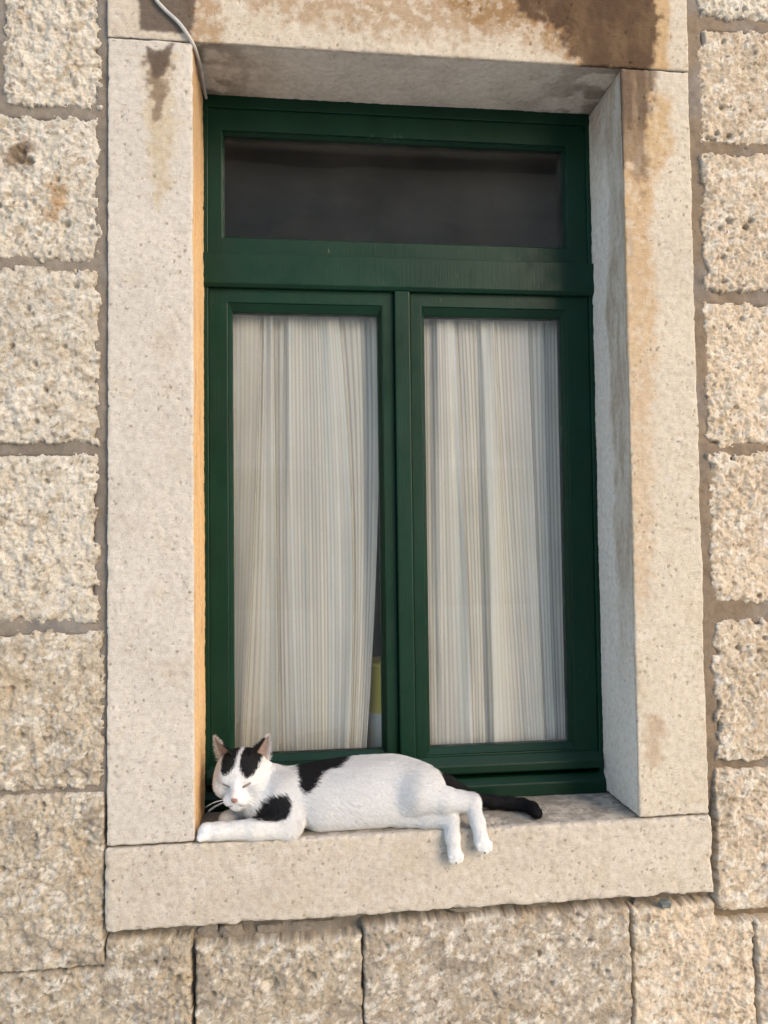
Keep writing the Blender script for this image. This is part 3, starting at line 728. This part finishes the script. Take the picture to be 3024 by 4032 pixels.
chip('slate_shard', 0.763, 0.004, -0.1415, 0.011, 0.005, 0.0065, 77, plain('slate', (0.095, 0.105, 0.098), 0.6, 0.4, 90, 0.25, 0.0006), None,
     label='small grey-green shard wedged under the right end of the sill', category='shard')
chip('pebble', 0.0030, 0.010, 0.0040, 0.0034, 0.003, 0.0036, 12, plain('tan_pebble', (0.46, 0.33, 0.2), 0.9, 0.2, 300, 0.2), None,
     label="tiny tan pebble on the sill beside the cat's outstretched front paw", category='pebble')

# ------------------------------------------------------------------ the cat
HO = np.array([0.0680, 0.0550, 0.0885])           # centre of the head
yaw, pitch, roll = R_(-9), R_(-13), R_(1.5)
fw = np.array([math.sin(yaw) * math.cos(pitch), -math.cos(yaw) * math.cos(pitch), math.sin(pitch)])
rt = np.cross(np.array([0, 0, 1.0]), fw) ; rt /= np.linalg.norm(rt)      # cat's head: image right
up = np.cross(fw, rt)
rt, up = rt * math.cos(roll) + up * math.sin(roll), up * math.cos(roll) - rt * math.sin(roll)
def hd(a, b, c): return HO + rt * a + up * b + fw * c

def ell(c, r, axes=None):
    return ('e', np.asarray(c, float), np.asarray(r, float), axes)
def seg(a, b, ra, rb):
    return ('s', np.asarray(a, float), np.asarray(b, float), (ra, rb), None)
HA = np.stack([rt, up, fw])
# (primitive, smoothing, fur direction, fur length)
flow_b = np.array([0.85, 0.15, -0.5])
torso = []
def T(p, k, d=flow_b, L=0.011): torso.append((p, k, np.asarray(d, float), L))
spine = [(0.094, 0.064, 0.070, 0.035, 0.036), (0.125, 0.066, 0.047, 0.046, 0.036), (0.165, 0.067, 0.0435, 0.052, 0.0430), (0.210, 0.067, 0.0475, 0.056, 0.0465), (0.260, 0.066, 0.0490, 0.057, 0.0495),
         (0.305, 0.067, 0.0490, 0.056, 0.0495), (0.340, 0.069, 0.0495, 0.052, 0.0480), (0.370, 0.072, 0.0390, 0.042, 0.0350)]
sp = np.array(spine); spx = np.linspace(sp[0, 0], sp[-1, 0], 24)
def ease(c): 
    v = np.interp(spx, sp[:, 0], sp[:, c]); k = np.array([1, 2, 3, 2, 1]) / 9.0
    return np.convolve(np.pad(v, 2, mode='edge'), k, mode='valid')
for x, y, z, ry, rz in zip(spx, ease(1), ease(2), ease(3), ease(4)):
    T(ell((x, y, z), (0.030, ry, rz)), 0.012, (0.9, 0.0, -0.35))
T(seg((0.082, 0.050, 0.060), (0.105, 0.052, 0.034), 0.030, 0.030), 0.02, (0.2, -0.3, -1), 0.012)      # chest
T(seg((0.20, 0.046, 0.030), (0.318, 0.046, 0.028), 0.036, 0.032), 0.02, (0.55, -0.3, -0.8), 0.014)      # belly
T(seg((0.128, 0.041, 0.060), (0.142, 0.032, 0.034), 0.029, 0.026), 0.012, (0.5, -0.2, -0.8))             # near shoulder
limbs = []
def A(p, k, d, L): limbs.append((p, k, np.asarray(d, float), L))
# head
A(ell(hd(0, 0.006, -0.006), (0.0410, 0.0290, 0.040), HA), 0.012, up * 0.8 - fw * 0.9, 0.006)
for sgn in (-1, 1):
    A(ell(hd(sgn * 0.0225, -0.010, 0.008), (0.0195, 0.021, 0.026), HA), 0.010, rt * sgn - fw * 0.6 - up * 0.4, 0.009)
    A(ell(hd(sgn * 0.0150, 0.0125, 0.0240), (0.0125, 0.0105, 0.0110), HA), 0.008, up * 0.9 - fw * 0.5 + rt * sgn * 0.3, 0.004)
    A(ell(hd(sgn * 0.0155, 0.0045, 0.0285), (0.0100, 0.0085, 0.0095), HA), 0.005, rt * sgn * 0.9 - fw * 0.5, 0.003)
    A(ell(hd(sgn * 0.0090, -0.0215, 0.0415), (0.0112, 0.0100, 0.0118), HA), 0.006, rt * sgn - fw * 0.8 - up * 0.3, 0.004)
A(seg(hd(0, 0.006, 0.028), hd(0, -0.0130, 0.0490), 0.0125, 0.0072), 0.008, up - fw * 0.4, 0.003)
A(ell(hd(0, -0.0310, 0.0400), (0.0110, 0.0080, 0.0110), HA), 0.006, -up * 0.5 - fw, 0.005)
A(seg(hd(0, -0.020, 0.0), (0.105, 0.062, 0.054), 0.026, 0.031), 0.018, (0.7, 0.2, -0.6), 0.012)                      # throat
# near foreleg along the sill edge
A(seg((0.138, 0.030, 0.034), (0.146, 0.011, 0.0155), 0.024, 0.0175), 0.012, (0.2, -0.2, -1), 0.008)
A(seg((0.146, 0.0090, 0.0150), (0.095, 0.0060, 0.0150), 0.0175, 0.0150), 0.010, (-1, 0, -0.1), 0.007)
A(seg((0.095, 0.0060, 0.0150), (0.038, 0.0080, 0.0140), 0.0150, 0.0124), 0.008, (-1, 0, -0.1), 0.006)
A(seg((0.038, 0.0080, 0.0140), (0.018, 0.0090, 0.0138), 0.0126, 0.0138), 0.006, (-1, 0, 0), 0.004)
for k in range(4):
    yy = -0.0010 + 0.0066 * k
    A(seg((0.017, yy, 0.0115), (0.0085 + 0.0012 * abs(k - 1.2), yy, 0.0085), 0.0064, 0.0060), 0.0010, (-1, 0, -0.2), 0.0015)
# far foreleg, tucked
A(seg((0.115, 0.085, 0.030), (0.060, 0.070, 0.0150), 0.022, 0.0130), 0.010, (-1, 0, 0), 0.006)
A(seg((0.060, 0.070, 0.0150), (0.044, 0.062, 0.0130), 0.0130, 0.0130), 0.006, (-1, 0, 0), 0.004)
# upper hind leg: thigh, shank, foot hanging over the edge
A(ell((0.352, 0.043, 0.0520), (0.047, 0.041, 0.039)), 0.018, (0.75, -0.2, -0.6), 0.010)
A(seg((0.352, 0.022, 0.051), (0.392, 0.013, 0.0430), 0.0290, 0.0200), 0.014, (0.9, 0, -0.3), 0.010)
A(seg((0.392, 0.013, 0.0430), (0.438, 0.006, 0.0395), 0.0205, 0.0135), 0.006, (1, -0.2, 0.1), 0.009)
A(seg((0.438, 0.006, 0.0395), (0.4455, -0.0080, 0.0120), 0.0124, 0.0104), 0.006, (0.1, 0, -1), 0.006)
A(seg((0.4455, -0.0080, 0.0120), (0.4490, -0.0145, -0.0130), 0.0104, 0.0106), 0.005, (0.1, 0, -1), 0.005)
A(seg((0.4490, -0.0145, -0.0130), (0.4520, -0.0165, -0.0230), 0.0108, 0.0098), 0.005, (0.1, 0, -1), 0.003)
for k in range(4):
    xx = 0.4435 + 0.0056 * k
    A(seg((xx, -0.0215, -0.0175), (xx + 0.0012, -0.0195, -0.0300 + 0.0030 * abs(k - 1.6)), 0.0050, 0.0043), 0.0009, (0.1, 0, -1), 0.002)
# lower hind leg lying on the sill, foot hanging down
A(seg((0.320, 0.030, 0.0170), (0.365, 0.020, 0.0150), 0.0180, 0.0155), 0.005, (1, -0.2, -0.1), 0.011)
A(seg((0.365, 0.020, 0.0150), (0.4020, 0.0060, 0.0130), 0.0160, 0.0135), 0.008, (1, -0.2, 0), 0.008)
A(seg((0.4030, 0.0050, 0.0130), (0.4035, -0.0115, -0.0080), 0.0122, 0.0105), 0.005, (0.05, 0, -1), 0.006)
A(seg((0.4035, -0.0115, -0.0080), (0.4055, -0.0150, -0.0300), 0.0105, 0.0098), 0.005, (0.05, 0, -1), 0.005)
A(seg((0.4055, -0.0150, -0.0300), (0.4068, -0.0150, -0.0380), 0.0098, 0.0090), 0.004, (0.05, 0, -1), 0.003)
for k in range(4):
    xx = 0.3992 + 0.0051 * k
    A(seg((xx, -0.0195, -0.0340), (xx + 0.0005, -0.0180, -0.0440 + 0.0024 * abs(k - 1.4)), 0.0047, 0.0041), 0.0009, (0.05, 0, -1), 0.002)
# tail
tl = [(0.392, 0.098, 0.056, 0.0125), (0.418, 0.096, 0.045, 0.0110), (0.440, 0.090, 0.030, 0.0102), (0.462, 0.083, 0.0195, 0.0098), (0.490, 0.077, 0.0145, 0.0098), (0.518, 0.072, 0.0130, 0.0098), (0.540, 0.061, 0.0125, 0.0098), (0.551, 0.043, 0.0120, 0.0096), (0.5520, 0.022, 0.0112, 0.0086)]
for a, b in zip(tl[:-1], tl[1:]):
    A(seg(a[:3], b[:3], a[3], b[3]), 0.005, np.array(b[:3]) - np.array(a[:3]), 0.0055)

def sdf(p, X, Y, Z):
    if p[0] == 'e':
        c, r, ax = p[1], p[2], p[3]
        dx, dy, dz = X - c[0], Y - c[1], Z - c[2]
        if ax is not None:
            dx, dy, dz = (dx * ax[i][0] + dy * ax[i][1] + dz * ax[i][2] for i in range(3))
        k0 = np.sqrt((dx / r[0]) ** 2 + (dy / r[1]) ** 2 + (dz / r[2]) ** 2)
        k1 = np.sqrt((dx / r[0] ** 2) ** 2 + (dy / r[1] ** 2) ** 2 + (dz / r[2] ** 2) ** 2) + 1e-9
        return k0 * (k0 - 1.0) / k1
    a, b, (ra, rb) = p[1], p[2], p[3]
    e = b - a; L2 = float(e @ e)
    t = np.clip(((X - a[0]) * e[0] + (Y - a[1]) * e[1] + (Z - a[2]) * e[2]) / L2, 0, 1)
    return np.sqrt((X - a[0] - t * e[0]) ** 2 + (Y - a[1] - t * e[1]) ** 2 + (Z - a[2] - t * e[2]) ** 2) - (ra + (rb - ra) * t)
def smin(a, b, k):
    h = np.clip(0.5 + 0.5 * (b - a) / k, 0, 1)
    return b + (a - b) * h - k * h * (1 - h)

def cat_field(X, Y, Z):
    d = None
    for p, k, _, _ in torso:
        s = sdf(p, X, Y, Z); d = s if d is None else smin(d, s, k)
    d = -smin(-d, (Z - 0.001), 0.010)                  # the trunk settles flat on the sill
    d = -smin(-d, (0.133 - Y), 0.006)
    for p, k, _, _ in limbs:
        d = smin(d, sdf(p, X, Y, Z), k)
    # shallow closed-eye creases and the line of the mouth
    for sgn in (-1, 1):
        for a, b in (((0.0085, -0.0030, 0.0380), (0.0140, -0.0022, 0.0385)), ((0.0140, -0.0022, 0.0385), (0.0205, 0.0028, 0.0345))):
            g = sdf(seg(hd(sgn * a[0], a[1], a[2]), hd(sgn * b[0], b[1], b[2]), 0.0016, 0.0014), X, Y, Z); d = -smin(-d, g, 0.002)
        g = sdf(seg(hd(0, -0.0235, 0.0585), hd(sgn * 0.012, -0.0290, 0.0480), 0.0013, 0.0010), X, Y, Z); d = -smin(-d, g, 0.002)
    return d

def surface_nets(field, lo, hi, h):
    n = [int(math.ceil((hi[i] - lo[i]) / h)) + 1 for i in range(3)]
    g = [np.float32(lo[i]) + np.arange(n[i], dtype=np.float32) * np.float32(h) for i in range(3)]
    f = np.empty(n, np.float32)
    for s in range(0, n[0], 24):
        X, Y, Z = np.meshgrid(g[0][s:s + 24], g[1], g[2], indexing='ij'); f[s:s + 24] = field(X, Y, Z)
    neg = f < 0; cnt = np.zeros([k - 1 for k in n], np.int8)
    for a in (0, 1):
        for b in (0, 1):
            for c in (0, 1):
                cnt += neg[a:n[0] - 1 + a, b:n[1] - 1 + b, c:n[2] - 1 + c]
    act = np.argwhere((cnt > 0) & (cnt < 8)); idm = np.full(cnt.shape, -1, np.int64); idm[tuple(act.T)] = np.arange(len(act))
    acc = np.zeros((len(act), 3)); num = np.zeros(len(act)); cor = [(a, b, c) for a in (0, 1) for b in (0, 1) for c in (0, 1)]
    val = {q: f[act[:, 0] + q[0], act[:, 1] + q[1], act[:, 2] + q[2]].astype(float) for q in cor}
    for q in cor:
        for ax in range(3):
            if q[ax] == 0:
                r = list(q); r[ax] = 1; va, vb = val[q], val[tuple(r)]; k = (va < 0) != (vb < 0)
                t = np.where(k, va / (va - vb + 1e-20), 0); p = np.tile(np.array(q, float), (len(act), 1)); p[:, ax] += t
                acc += p * k[:, None]; num += k
    V = (act + acc / num[:, None]) * h + np.array(lo); Fs = []
    for ax in range(3):
        u, v = (ax + 1) % 3, (ax + 2) % 3
        s0 = [slice(None)] * 3; s1 = [slice(None)] * 3; s0[ax] = slice(0, -1); s1[ax] = slice(1, None)
        A_, B_ = neg[tuple(s0)], neg[tuple(s1)]; e = np.argwhere(A_ != B_)
        e = e[(e[:, u] > 0) & (e[:, v] > 0) & (e[:, u] < n[u] - 1) & (e[:, v] < n[v] - 1)]
        def cell(du, dv):
            q = e.copy(); q[:, u] += du; q[:, v] += dv; return idm[tuple(q.T)]
        quad = np.stack([cell(-1, -1), cell(0, -1), cell(0, 0), cell(-1, 0)], 1); fl = ~A_[tuple(e.T)]
        quad[fl] = quad[fl][:, ::-1]; Fs.append(quad)
    return V, np.concatenate(Fs)

CV, CF = surface_nets(cat_field, (-0.002, -0.036, -0.060), (0.572, 0.140, 0.150), 0.0017)
nbr_acc = np.zeros_like(CV); nbr_n = np.zeros(len(CV))
for a, b in ((0, 1), (1, 2), (2, 3), (3, 0)):
    np.add.at(nbr_acc, CF[:, a], CV[CF[:, b]]); np.add.at(nbr_n, CF[:, a], 1)
CV = CV * 0.4 + 0.6 * nbr_acc / nbr_n[:, None]

# ears: cupped shells rooted in the skull
def ear(sgn):
    nu, nv = 17, 17; base = hd(sgn * 0.0300 + 0.0030, 0.0290, -0.004); tip = hd(sgn * 0.0430 + 0.0045, 0.0640, -0.004)
    axis = tip - base; Lh = np.linalg.norm(axis); axis /= Lh
    face = fw * 0.80 + rt * sgn * 0.55; face -= axis * (face @ axis); face /= np.linalg.norm(face)
    side = np.cross(axis, face); side *= np.sign(side @ rt)
    ins, outs, uv = [], [], []
    for j in range(nv):
        v = -0.30 + 1.30 * j / (nv - 1); vp = max(v, 0.0); w = 0.0185 * max(0.0, 1 - vp) ** 0.85 + 0.0006
        for i in range(nu):
            u = -1 + 2 * i / (nu - 1); uo = u * sgn; cup = (1 - u * u) * 0.0100 * (1 - 0.85 * vp)
            p = base + axis * (v * Lh - uo * 0.0085 * (1 - vp)) + side * (u * w) - face * cup + side * (sgn * 0.0022 * math.sin(vp * 2.6))
            ins.append(p); outs.append(p - face * (0.0016 + 0.0012 * (1 - abs(u)) * (1 - vp))); uv.append((uo, v))
    n = nu * nv; V = np.array(ins + outs); F = []
    for j in range(nv - 1):
        for i in range(nu - 1):
            a = j * nu + i; q = (a, a + 1, a + nu + 1, a + nu); F.append(q); F.append(tuple(n + k for k in q[::-1]))
    rim = [j * nu for j in range(nv)] + [(nv - 1) * nu + i for i in range(1, nu)] + [j * nu + nu - 1 for j in range(nv - 2, -1, -1)]
    for a, b in zip(rim[:-1], rim[1:]): F.append((a, b, n + b, n + a))
    return V, np.array(F), np.array(uv), axis, face
WHITE, BLACK, PINK = np.array([0.71, 0.70, 0.675]), np.array([0.010, 0.0095, 0.010]), np.array([0.42, 0.29, 0.235])
VIEW = np.array([0.067, 0.952, -0.297])

# black markings, as outlines on the coat (x, z) carried through the body along a fixed slanting direction
def on_plane(P, y):
    t = (y - P[:, 1]) / VIEW[1]; return P[:, 0] + VIEW[0] * t, P[:, 2] + VIEW[2] * t
MARK_BACK = [(0.1505, 0.0927), (0.1515, 0.0856), (0.1565, 0.0743), (0.1605, 0.064), (0.1604, 0.0559), (0.1654, 0.0486), (0.1725, 0.0457), (0.1807, 0.0489), (0.1869, 0.0567), (0.1921, 0.0666), (0.1973, 0.0744), (0.2075, 0.0796), (0.223, 0.0824), (0.2312, 0.0892), (0.2406, 0.098), (0.2407, 0.125), (0.1507, 0.125)]
MARK_SHOULDER = [(0.086, 0.026), (0.091, 0.040), (0.099, 0.052), (0.113, 0.060), (0.130, 0.064), (0.141, 0.061), (0.147, 0.050), (0.1465, 0.036), (0.143, 0.024), (0.133, 0.0175), (0.121, 0.0170), (0.106, 0.018), (0.096, 0.021)]
def black_mask(P):
    x, z = on_plane(P, 0.035); n = 0.0022 * fbm(P[:, 0] * 160, P[:, 1] * 160, P[:, 2] * 160, seed=71, octv=2)
    k = sstep(-0.001, 0.001, poly_in(x, z, MARK_SHOULDER) + n) * (P[:, 1] < 0.075)
    xb, zb = on_plane(P, 0.075); k = np.maximum(k, sstep(-0.001, 0.001, poly_in(xb, zb, MARK_BACK) + n) * (P[:, 1] > 0.012))
    # tail and its root
    tail = np.full(len(P), 1e9)
    for a, b in zip(tl[:-1], tl[1:]):
        tail = np.minimum(tail, sdf(seg(a[:3], b[:3], a[3], b[3]), *P.T))
    k = np.maximum(k, sstep(0.0065, 0.0045, tail + n) * sstep(0.398, 0.404, P[:, 0] + n * 2))
    # cap: two patches on the brow split by a white blaze
    q = P - HO; a, b, c = q @ rt, q @ up, q @ fw; near_head = (np.linalg.norm(q, axis=1) < 0.075) & (P[:, 0] < 0.118)
    capL = [(-0.0015, 0.060), (-0.0020, 0.034), (-0.0030, 0.024), (-0.0100, 0.0165), (-0.0210, 0.0150), (-0.0275, 0.020), (-0.0310, 0.032), (-0.030, 0.07)]
    capR = [(0.0035, 0.060), (0.0035, 0.034), (0.0055, 0.021), (0.0150, 0.0115), (0.0270, 0.0125), (0.0350, 0.020), (0.0370, 0.034), (0.036, 0.07)]
    cap = np.maximum(poly_in(a, b, capL), poly_in(a, b, capR)) + n * 0.9
    k = np.maximum(k, sstep(-0.0008, 0.0008, cap) * near_head * (c > -0.03))
    return np.clip(k, 0, 1)

bk = black_mask(CV)
ccol = WHITE[None, :] * (1 - bk[:, None]) + BLACK[None, :] * bk[:, None]
q = CV - HO; ha, hb, hc = q @ rt, q @ up, q @ fw
nose_k = sstep(0.0058, 0.0040, np.hypot(ha * 0.9, hb + 0.0150)) * (hc > 0.050)
ccol = mix3(ccol, (0.42, 0.22, 0.17), nose_k * 0.9)
bridge = sstep(0.006, 0.002, np.abs(ha)) * sstep(0.004, -0.010, hb) * sstep(-0.024, -0.018, hb) * (hc > 0.03)
ccol = mix3(ccol, (0.66, 0.50, 0.42), bridge * 0.55)
for sgn in (-1, 1):
    for pa, pb in (((0.0085, -0.0030, 0.0380), (0.0140, -0.0022, 0.0385)), ((0.0140, -0.0022, 0.0385), (0.0205, 0.0028, 0.0345))):
        d = sdf(seg(hd(sgn * pa[0], pa[1], pa[2]), hd(sgn * pb[0], pb[1], pb[2]), 0.001, 0.001), *CV.T)
        ccol = mix3(ccol, (0.16, 0.11, 0.09), sstep(0.0028, 0.0009, d) * 0.95)
    d = sdf(seg(hd(0, -0.0235, 0.0585), hd(sgn * 0.012, -0.0290, 0.0480), 0.001, 0.001), *CV.T)
    ccol = mix3(ccol, (0.25, 0.15, 0.12), sstep(0.0020, 0.0006, d) * 0.8)
parts_V, parts_F, parts_C = [CV], [CF], [ccol]; n0 = len(CV); ears = []
for sgn in (-1, 1):
    V, F, uv, axis, face = ear(sgn); nn = len(V) // 2
    u, v = uv[:, 0], uv[:, 1]                          # u: +1 towards the outside of the head
    inner = mix3(np.tile(PINK, (nn, 1)), WHITE, sstep(0.55, 0.95, np.abs(u)) * 0.7)
    blk = sstep(0.10, -0.15, u + 0.35 * v) * sstep(0.88, 0.75, v) if sgn > 0 else sstep(-0.05, -0.30, u + 0.3 * v) * sstep(0.55, 0.40, v)
    inner = mix3(inner, BLACK, blk)
    outer = np.tile(BLACK, (nn, 1)) if sgn > 0 else mix3(np.tile(WHITE, (nn, 1)), BLACK, sstep(0.0, -0.3, u))
    parts_V.append(V); parts_F.append(F + n0); parts_C.append(np.vstack([inner, outer])); n0 += len(V); ears.append((V[:nn], uv, axis, face, inner))
CV2, CF2, CC2 = np.concatenate(parts_V), np.concatenate(parts_F), np.concatenate(parts_C)
cat = obj('cat', mesh_np('cat', CV2, CF2, np.clip(CC2, 0.004, 0.85)), attr_material('cat_coat', 0.85, 0.15))
cat['label'] = 'white cat with black patches and black tail dozing on the window sill'; cat['category'] = 'cat'

# fur: short tapering blades laid along the coat
rng = np.random.default_rng(7)
v0, v1, v2, v3 = (CV[CF[:, i]] for i in range(4))
fn = np.cross(v2 - v0, v3 - v1); area = np.linalg.norm(fn, axis=1) / 2; fn /= (2 * area[:, None] + 1e-15)
vn = np.zeros_like(CV)
for i in range(4): np.add.at(vn, CF[:, i], fn * area[:, None])
vn /= np.linalg.norm(vn, axis=1)[:, None] + 1e-12
if (vn[np.argmax(CV[:, 2])][2]) < 0: vn = -vn
NF = 260000
pick = rng.choice(len(CF), NF, p=area / area.sum()); a, b = rng.random(NF)[:, None], rng.random(NF)[:, None]
def bil(arr):
    f = CF[pick]; return (arr[f[:, 0]] * (1 - a) + arr[f[:, 1]] * a) * (1 - b) + (arr[f[:, 3]] * (1 - a) + arr[f[:, 2]] * a) * b
root, nor = bil(CV), bil(vn)
ok = ~((root[:, 2] < 0.003) & (root[:, 1] > 0.012)); q = root - HO
ok &= ~((np.abs(q @ rt) < 0.006) & (np.hypot(q @ rt, q @ up + 0.0150) < 0.0062) & (q @ fw > 0.045))
for sgn in (-1, 1):
    for pa, pb in (((0.0085, -0.0030, 0.0380), (0.0140, -0.0022, 0.0385)), ((0.0140, -0.0022, 0.0385), (0.0205, 0.0028, 0.0345))):
        ok &= sdf(seg(hd(sgn * pa[0], pa[1], pa[2]), hd(sgn * pb[0], pb[1], pb[2]), 0.001, 0.001), *root.T) > 0.0012
    ok &= sdf(seg(hd(0, -0.0235, 0.0560), hd(sgn * 0.012, -0.0290, 0.0470), 0.001, 0.001), *root.T) > 0.0006
root, nor = root[ok], nor[ok]
wsum = np.zeros(len(root)); dsum = np.zeros_like(root); lsum = np.zeros(len(root))
for p, k, d, L in torso + limbs:
    w = np.exp(-np.maximum(sdf(p, *root.T), 0) / 0.004) + 1e-9
    d = np.asarray(d, float) / (np.linalg.norm(d) + 1e-12)
    wsum += w; dsum += w[:, None] * d; lsum += w * L
dsum /= wsum[:, None]; length = lsum / wsum * (0.65 + 0.7 * rng.random(len(root)))
nor /= np.linalg.norm(nor, axis=1)[:, None]
tan = dsum - nor * (dsum * nor).sum(1)[:, None] + 0.10 * rng.standard_normal(root.shape)
tan += 0.16 * np.stack([vnoise(*(root.T * 30), seed=81), vnoise(*(root.T * 30), seed=82), vnoise(*(root.T * 30), seed=83)], 1)
tan -= nor * (tan * nor).sum(1)[:, None]; tan /= np.linalg.norm(tan, axis=1)[:, None] + 1e-9
lift = 0.15 + 0.14 * rng.random(len(root))
d1 = tan + nor * lift[:, None] * 1.7; d1 /= np.linalg.norm(d1, axis=1)[:, None]
d2 = tan + nor * lift[:, None] * 0.4; d2 /= np.linalg.norm(d2, axis=1)[:, None]
side = np.cross(nor, tan) + 0.35 * nor * rng.standard_normal(len(root))[:, None]; side /= np.linalg.norm(side, axis=1)[:, None]
wd = (0.00017 + 0.00015 * rng.random(len(root)))[:, None] * np.clip(length / 0.009, 0.55, 1.1)[:, None]
mid = root + d1 * (length * 0.5)[:, None]; tip = mid + d2 * (length * 0.5)[:, None]; base = root - nor * 0.0006
tip[:, 2] = np.where((tip[:, 1] > 0.004) & (tip[:, 2] < 0.0012), 0.0012, tip[:, 2])
FV = np.stack([base - side * wd, base + side * wd, mid - side * wd * 0.8, mid + side * wd * 0.8, tip], 1).reshape(-1, 3)
i5 = np.arange(len(root))[:, None] * 5
FT = np.concatenate([i5 + np.array([[0, 1, 3]]), i5 + np.array([[0, 3, 2]]), i5 + np.array([[2, 3, 4]])])
kb = black_mask(root + rng.standard_normal(root.shape) * 0.0013); kb = (kb + 0.25 * rng.standard_normal(len(root)) * (kb > 0.05) * (kb < 0.95) > 0.5).astype(float)
fc = WHITE[None, :] * (1.0 + 0.03 * rng.standard_normal(len(root)))[:, None] * (1 - kb[:, None]) + BLACK[None, :] * (0.8 + 0.8 * rng.random(len(root)))[:, None] * kb[:, None]
q = root - HO; ha, hb, hc = q @ rt, q @ up, q @ fw
fc = mix3(fc, (0.66, 0.50, 0.42), sstep(0.006, 0.002, np.abs(ha)) * sstep(0.004, -0.010, hb) * sstep(-0.024, -0.018, hb) * (hc > 0.03) * 0.5)
for sgn in (-1, 1):
    for pa, pb in (((0.0085, -0.0030, 0.0380), (0.0140, -0.0022, 0.0385)), ((0.0140, -0.0022, 0.0385), (0.0205, 0.0028, 0.0345))):
        d = sdf(seg(hd(sgn * pa[0], pa[1], pa[2]), hd(sgn * pb[0], pb[1], pb[2]), 0.001, 0.001), *root.T)
        fc = mix3(fc, (0.16, 0.11, 0.09), sstep(0.0018, 0.0004, d) * 0.85)
FVs, FTs, FCs = [FV], [FT], [np.repeat(fc, 5, axis=0)]; n0 = len(FV)
for V, uv, axis, face, inner in ears:              # wisps along the rims and in the cups of the ears
    m_ = 2600; pk = rng.integers(0, len(V), m_); keep = (uv[pk, 1] > 0.0) & (rng.random(m_) < 0.35 + 0.65 * np.abs(uv[pk, 0])); pk = pk[keep]
    r0 = V[pk] + rng.standard_normal((len(pk), 3)) * 0.0007
    out = rt[None, :] * np.sign(uv[pk, 0:1] * np.sign((V.mean(0) - HO) @ rt))
    d = axis[None, :] * 0.6 + out * (0.7 * np.abs(uv[pk, 0:1])) + face[None, :] * 0.35 + rng.standard_normal((len(pk), 3)) * 0.25; d /= np.linalg.norm(d, axis=1)[:, None]
    sd = np.cross(d, face[None, :] + 0.3 * rng.standard_normal((len(pk), 3))); sd /= np.linalg.norm(sd, axis=1)[:, None]
    ln = (0.0025 + 0.0045 * rng.random(len(pk)) * (1 - 0.6 * np.clip(uv[pk, 1], 0, 1)))[:, None]; w_ = 0.00022
    fv = np.stack([r0 - sd * w_, r0 + sd * w_, r0 + d * ln * 0.5 - sd * w_ * 0.8, r0 + d * ln * 0.5 + sd * w_ * 0.8, r0 + d * ln + face * ln * 0.1], 1).reshape(-1, 3)
    i5 = np.arange(len(pk))[:, None] * 5 + n0
    FVs.append(fv); FTs.append(np.concatenate([i5 + np.array([[0, 1, 3]]), i5 + np.array([[0, 3, 2]]), i5 + np.array([[2, 3, 4]])])); n0 += len(fv)
    cc = inner[pk]; cc = np.where((cc.max(1) > 0.1)[:, None], cc * 0.5 + WHITE * 0.5, cc); FCs.append(np.repeat(cc, 5, axis=0))
obj('fur', mesh_np('fur', np.concatenate(FVs), np.concatenate(FTs), np.clip(np.concatenate(FCs), 0.004, 0.88)), attr_material('cat_fur', 0.75, 0.2), cat, kind='stuff')

wk = []
for sgn in (-1, 1):
    for i in range(6):
        a0 = hd(sgn * (0.0135 + 0.0012 * (i % 3)), -0.0185 - 0.0022 * (i // 2), 0.0490 - 0.0025 * (i % 3))
        L = (0.036 if sgn < 0 else 0.030) * (0.75 + 0.4 * rng.random())
        d = rt * sgn * 0.92 + up * (0.22 - 0.085 * i + 0.05 * rng.standard_normal()) + fw * (0.10 + 0.15 * rng.random())
        P = np.array([a0 + d * L * t + np.array([0, 0, -1]) * 0.010 * t * t for t in np.linspace(0, 1, 9)])
        P[:, 0] = np.maximum(P[:, 0], 0.001)
        wk.append(tube(P, np.linspace(0.00019, 0.00007, 9), 5))
M_WHISKER = plain('white_whisker', (0.82, 0.8, 0.78), 0.4, 0.4, 20, 0.03)
for V, F in wk:
    obj('whisker', mesh_np('whisker', V, F), M_WHISKER, cat)
bm = bmesh.new(); bmesh.ops.create_uvsphere(bm, u_segments=20, v_segments=12, radius=1)
for vtx in bm.verts:
    c = vtx.co; wx_ = 0.0068 * (0.72 + 0.38 * c.z); vtx.co = Vector(hd(c.x * wx_, -0.0155 + c.z * 0.0042, 0.0548 - c.y * 0.0040))
obj('nose', bm_mesh('nose', bm, smooth=True), plain('pink_nose', (0.22, 0.11, 0.09), 0.5, 0.4, 200, 0.25), cat, label='small pinkish brown nose')
M_CLAW = plain('dark_claw', (0.10, 0.075, 0.06), 0.5, 0.4, 200, 0.2)
for (x, y, z) in [(0.4525, -0.0225, -0.0305), (0.4590, -0.0215, -0.0275), (0.4065, -0.0205, -0.0450), (0.4120, -0.0195, -0.0425)]:
    V, F = tube([(x, y, z + 0.004), (x, y - 0.001, z + 0.0015), (x, y + 0.0003, z - 0.001), (x, y + 0.001, z - 0.0022)], [0.0016, 0.0017, 0.0011, 0.0002], 8)
    obj('claw', mesh_np('claw', V, F), M_CLAW, cat)
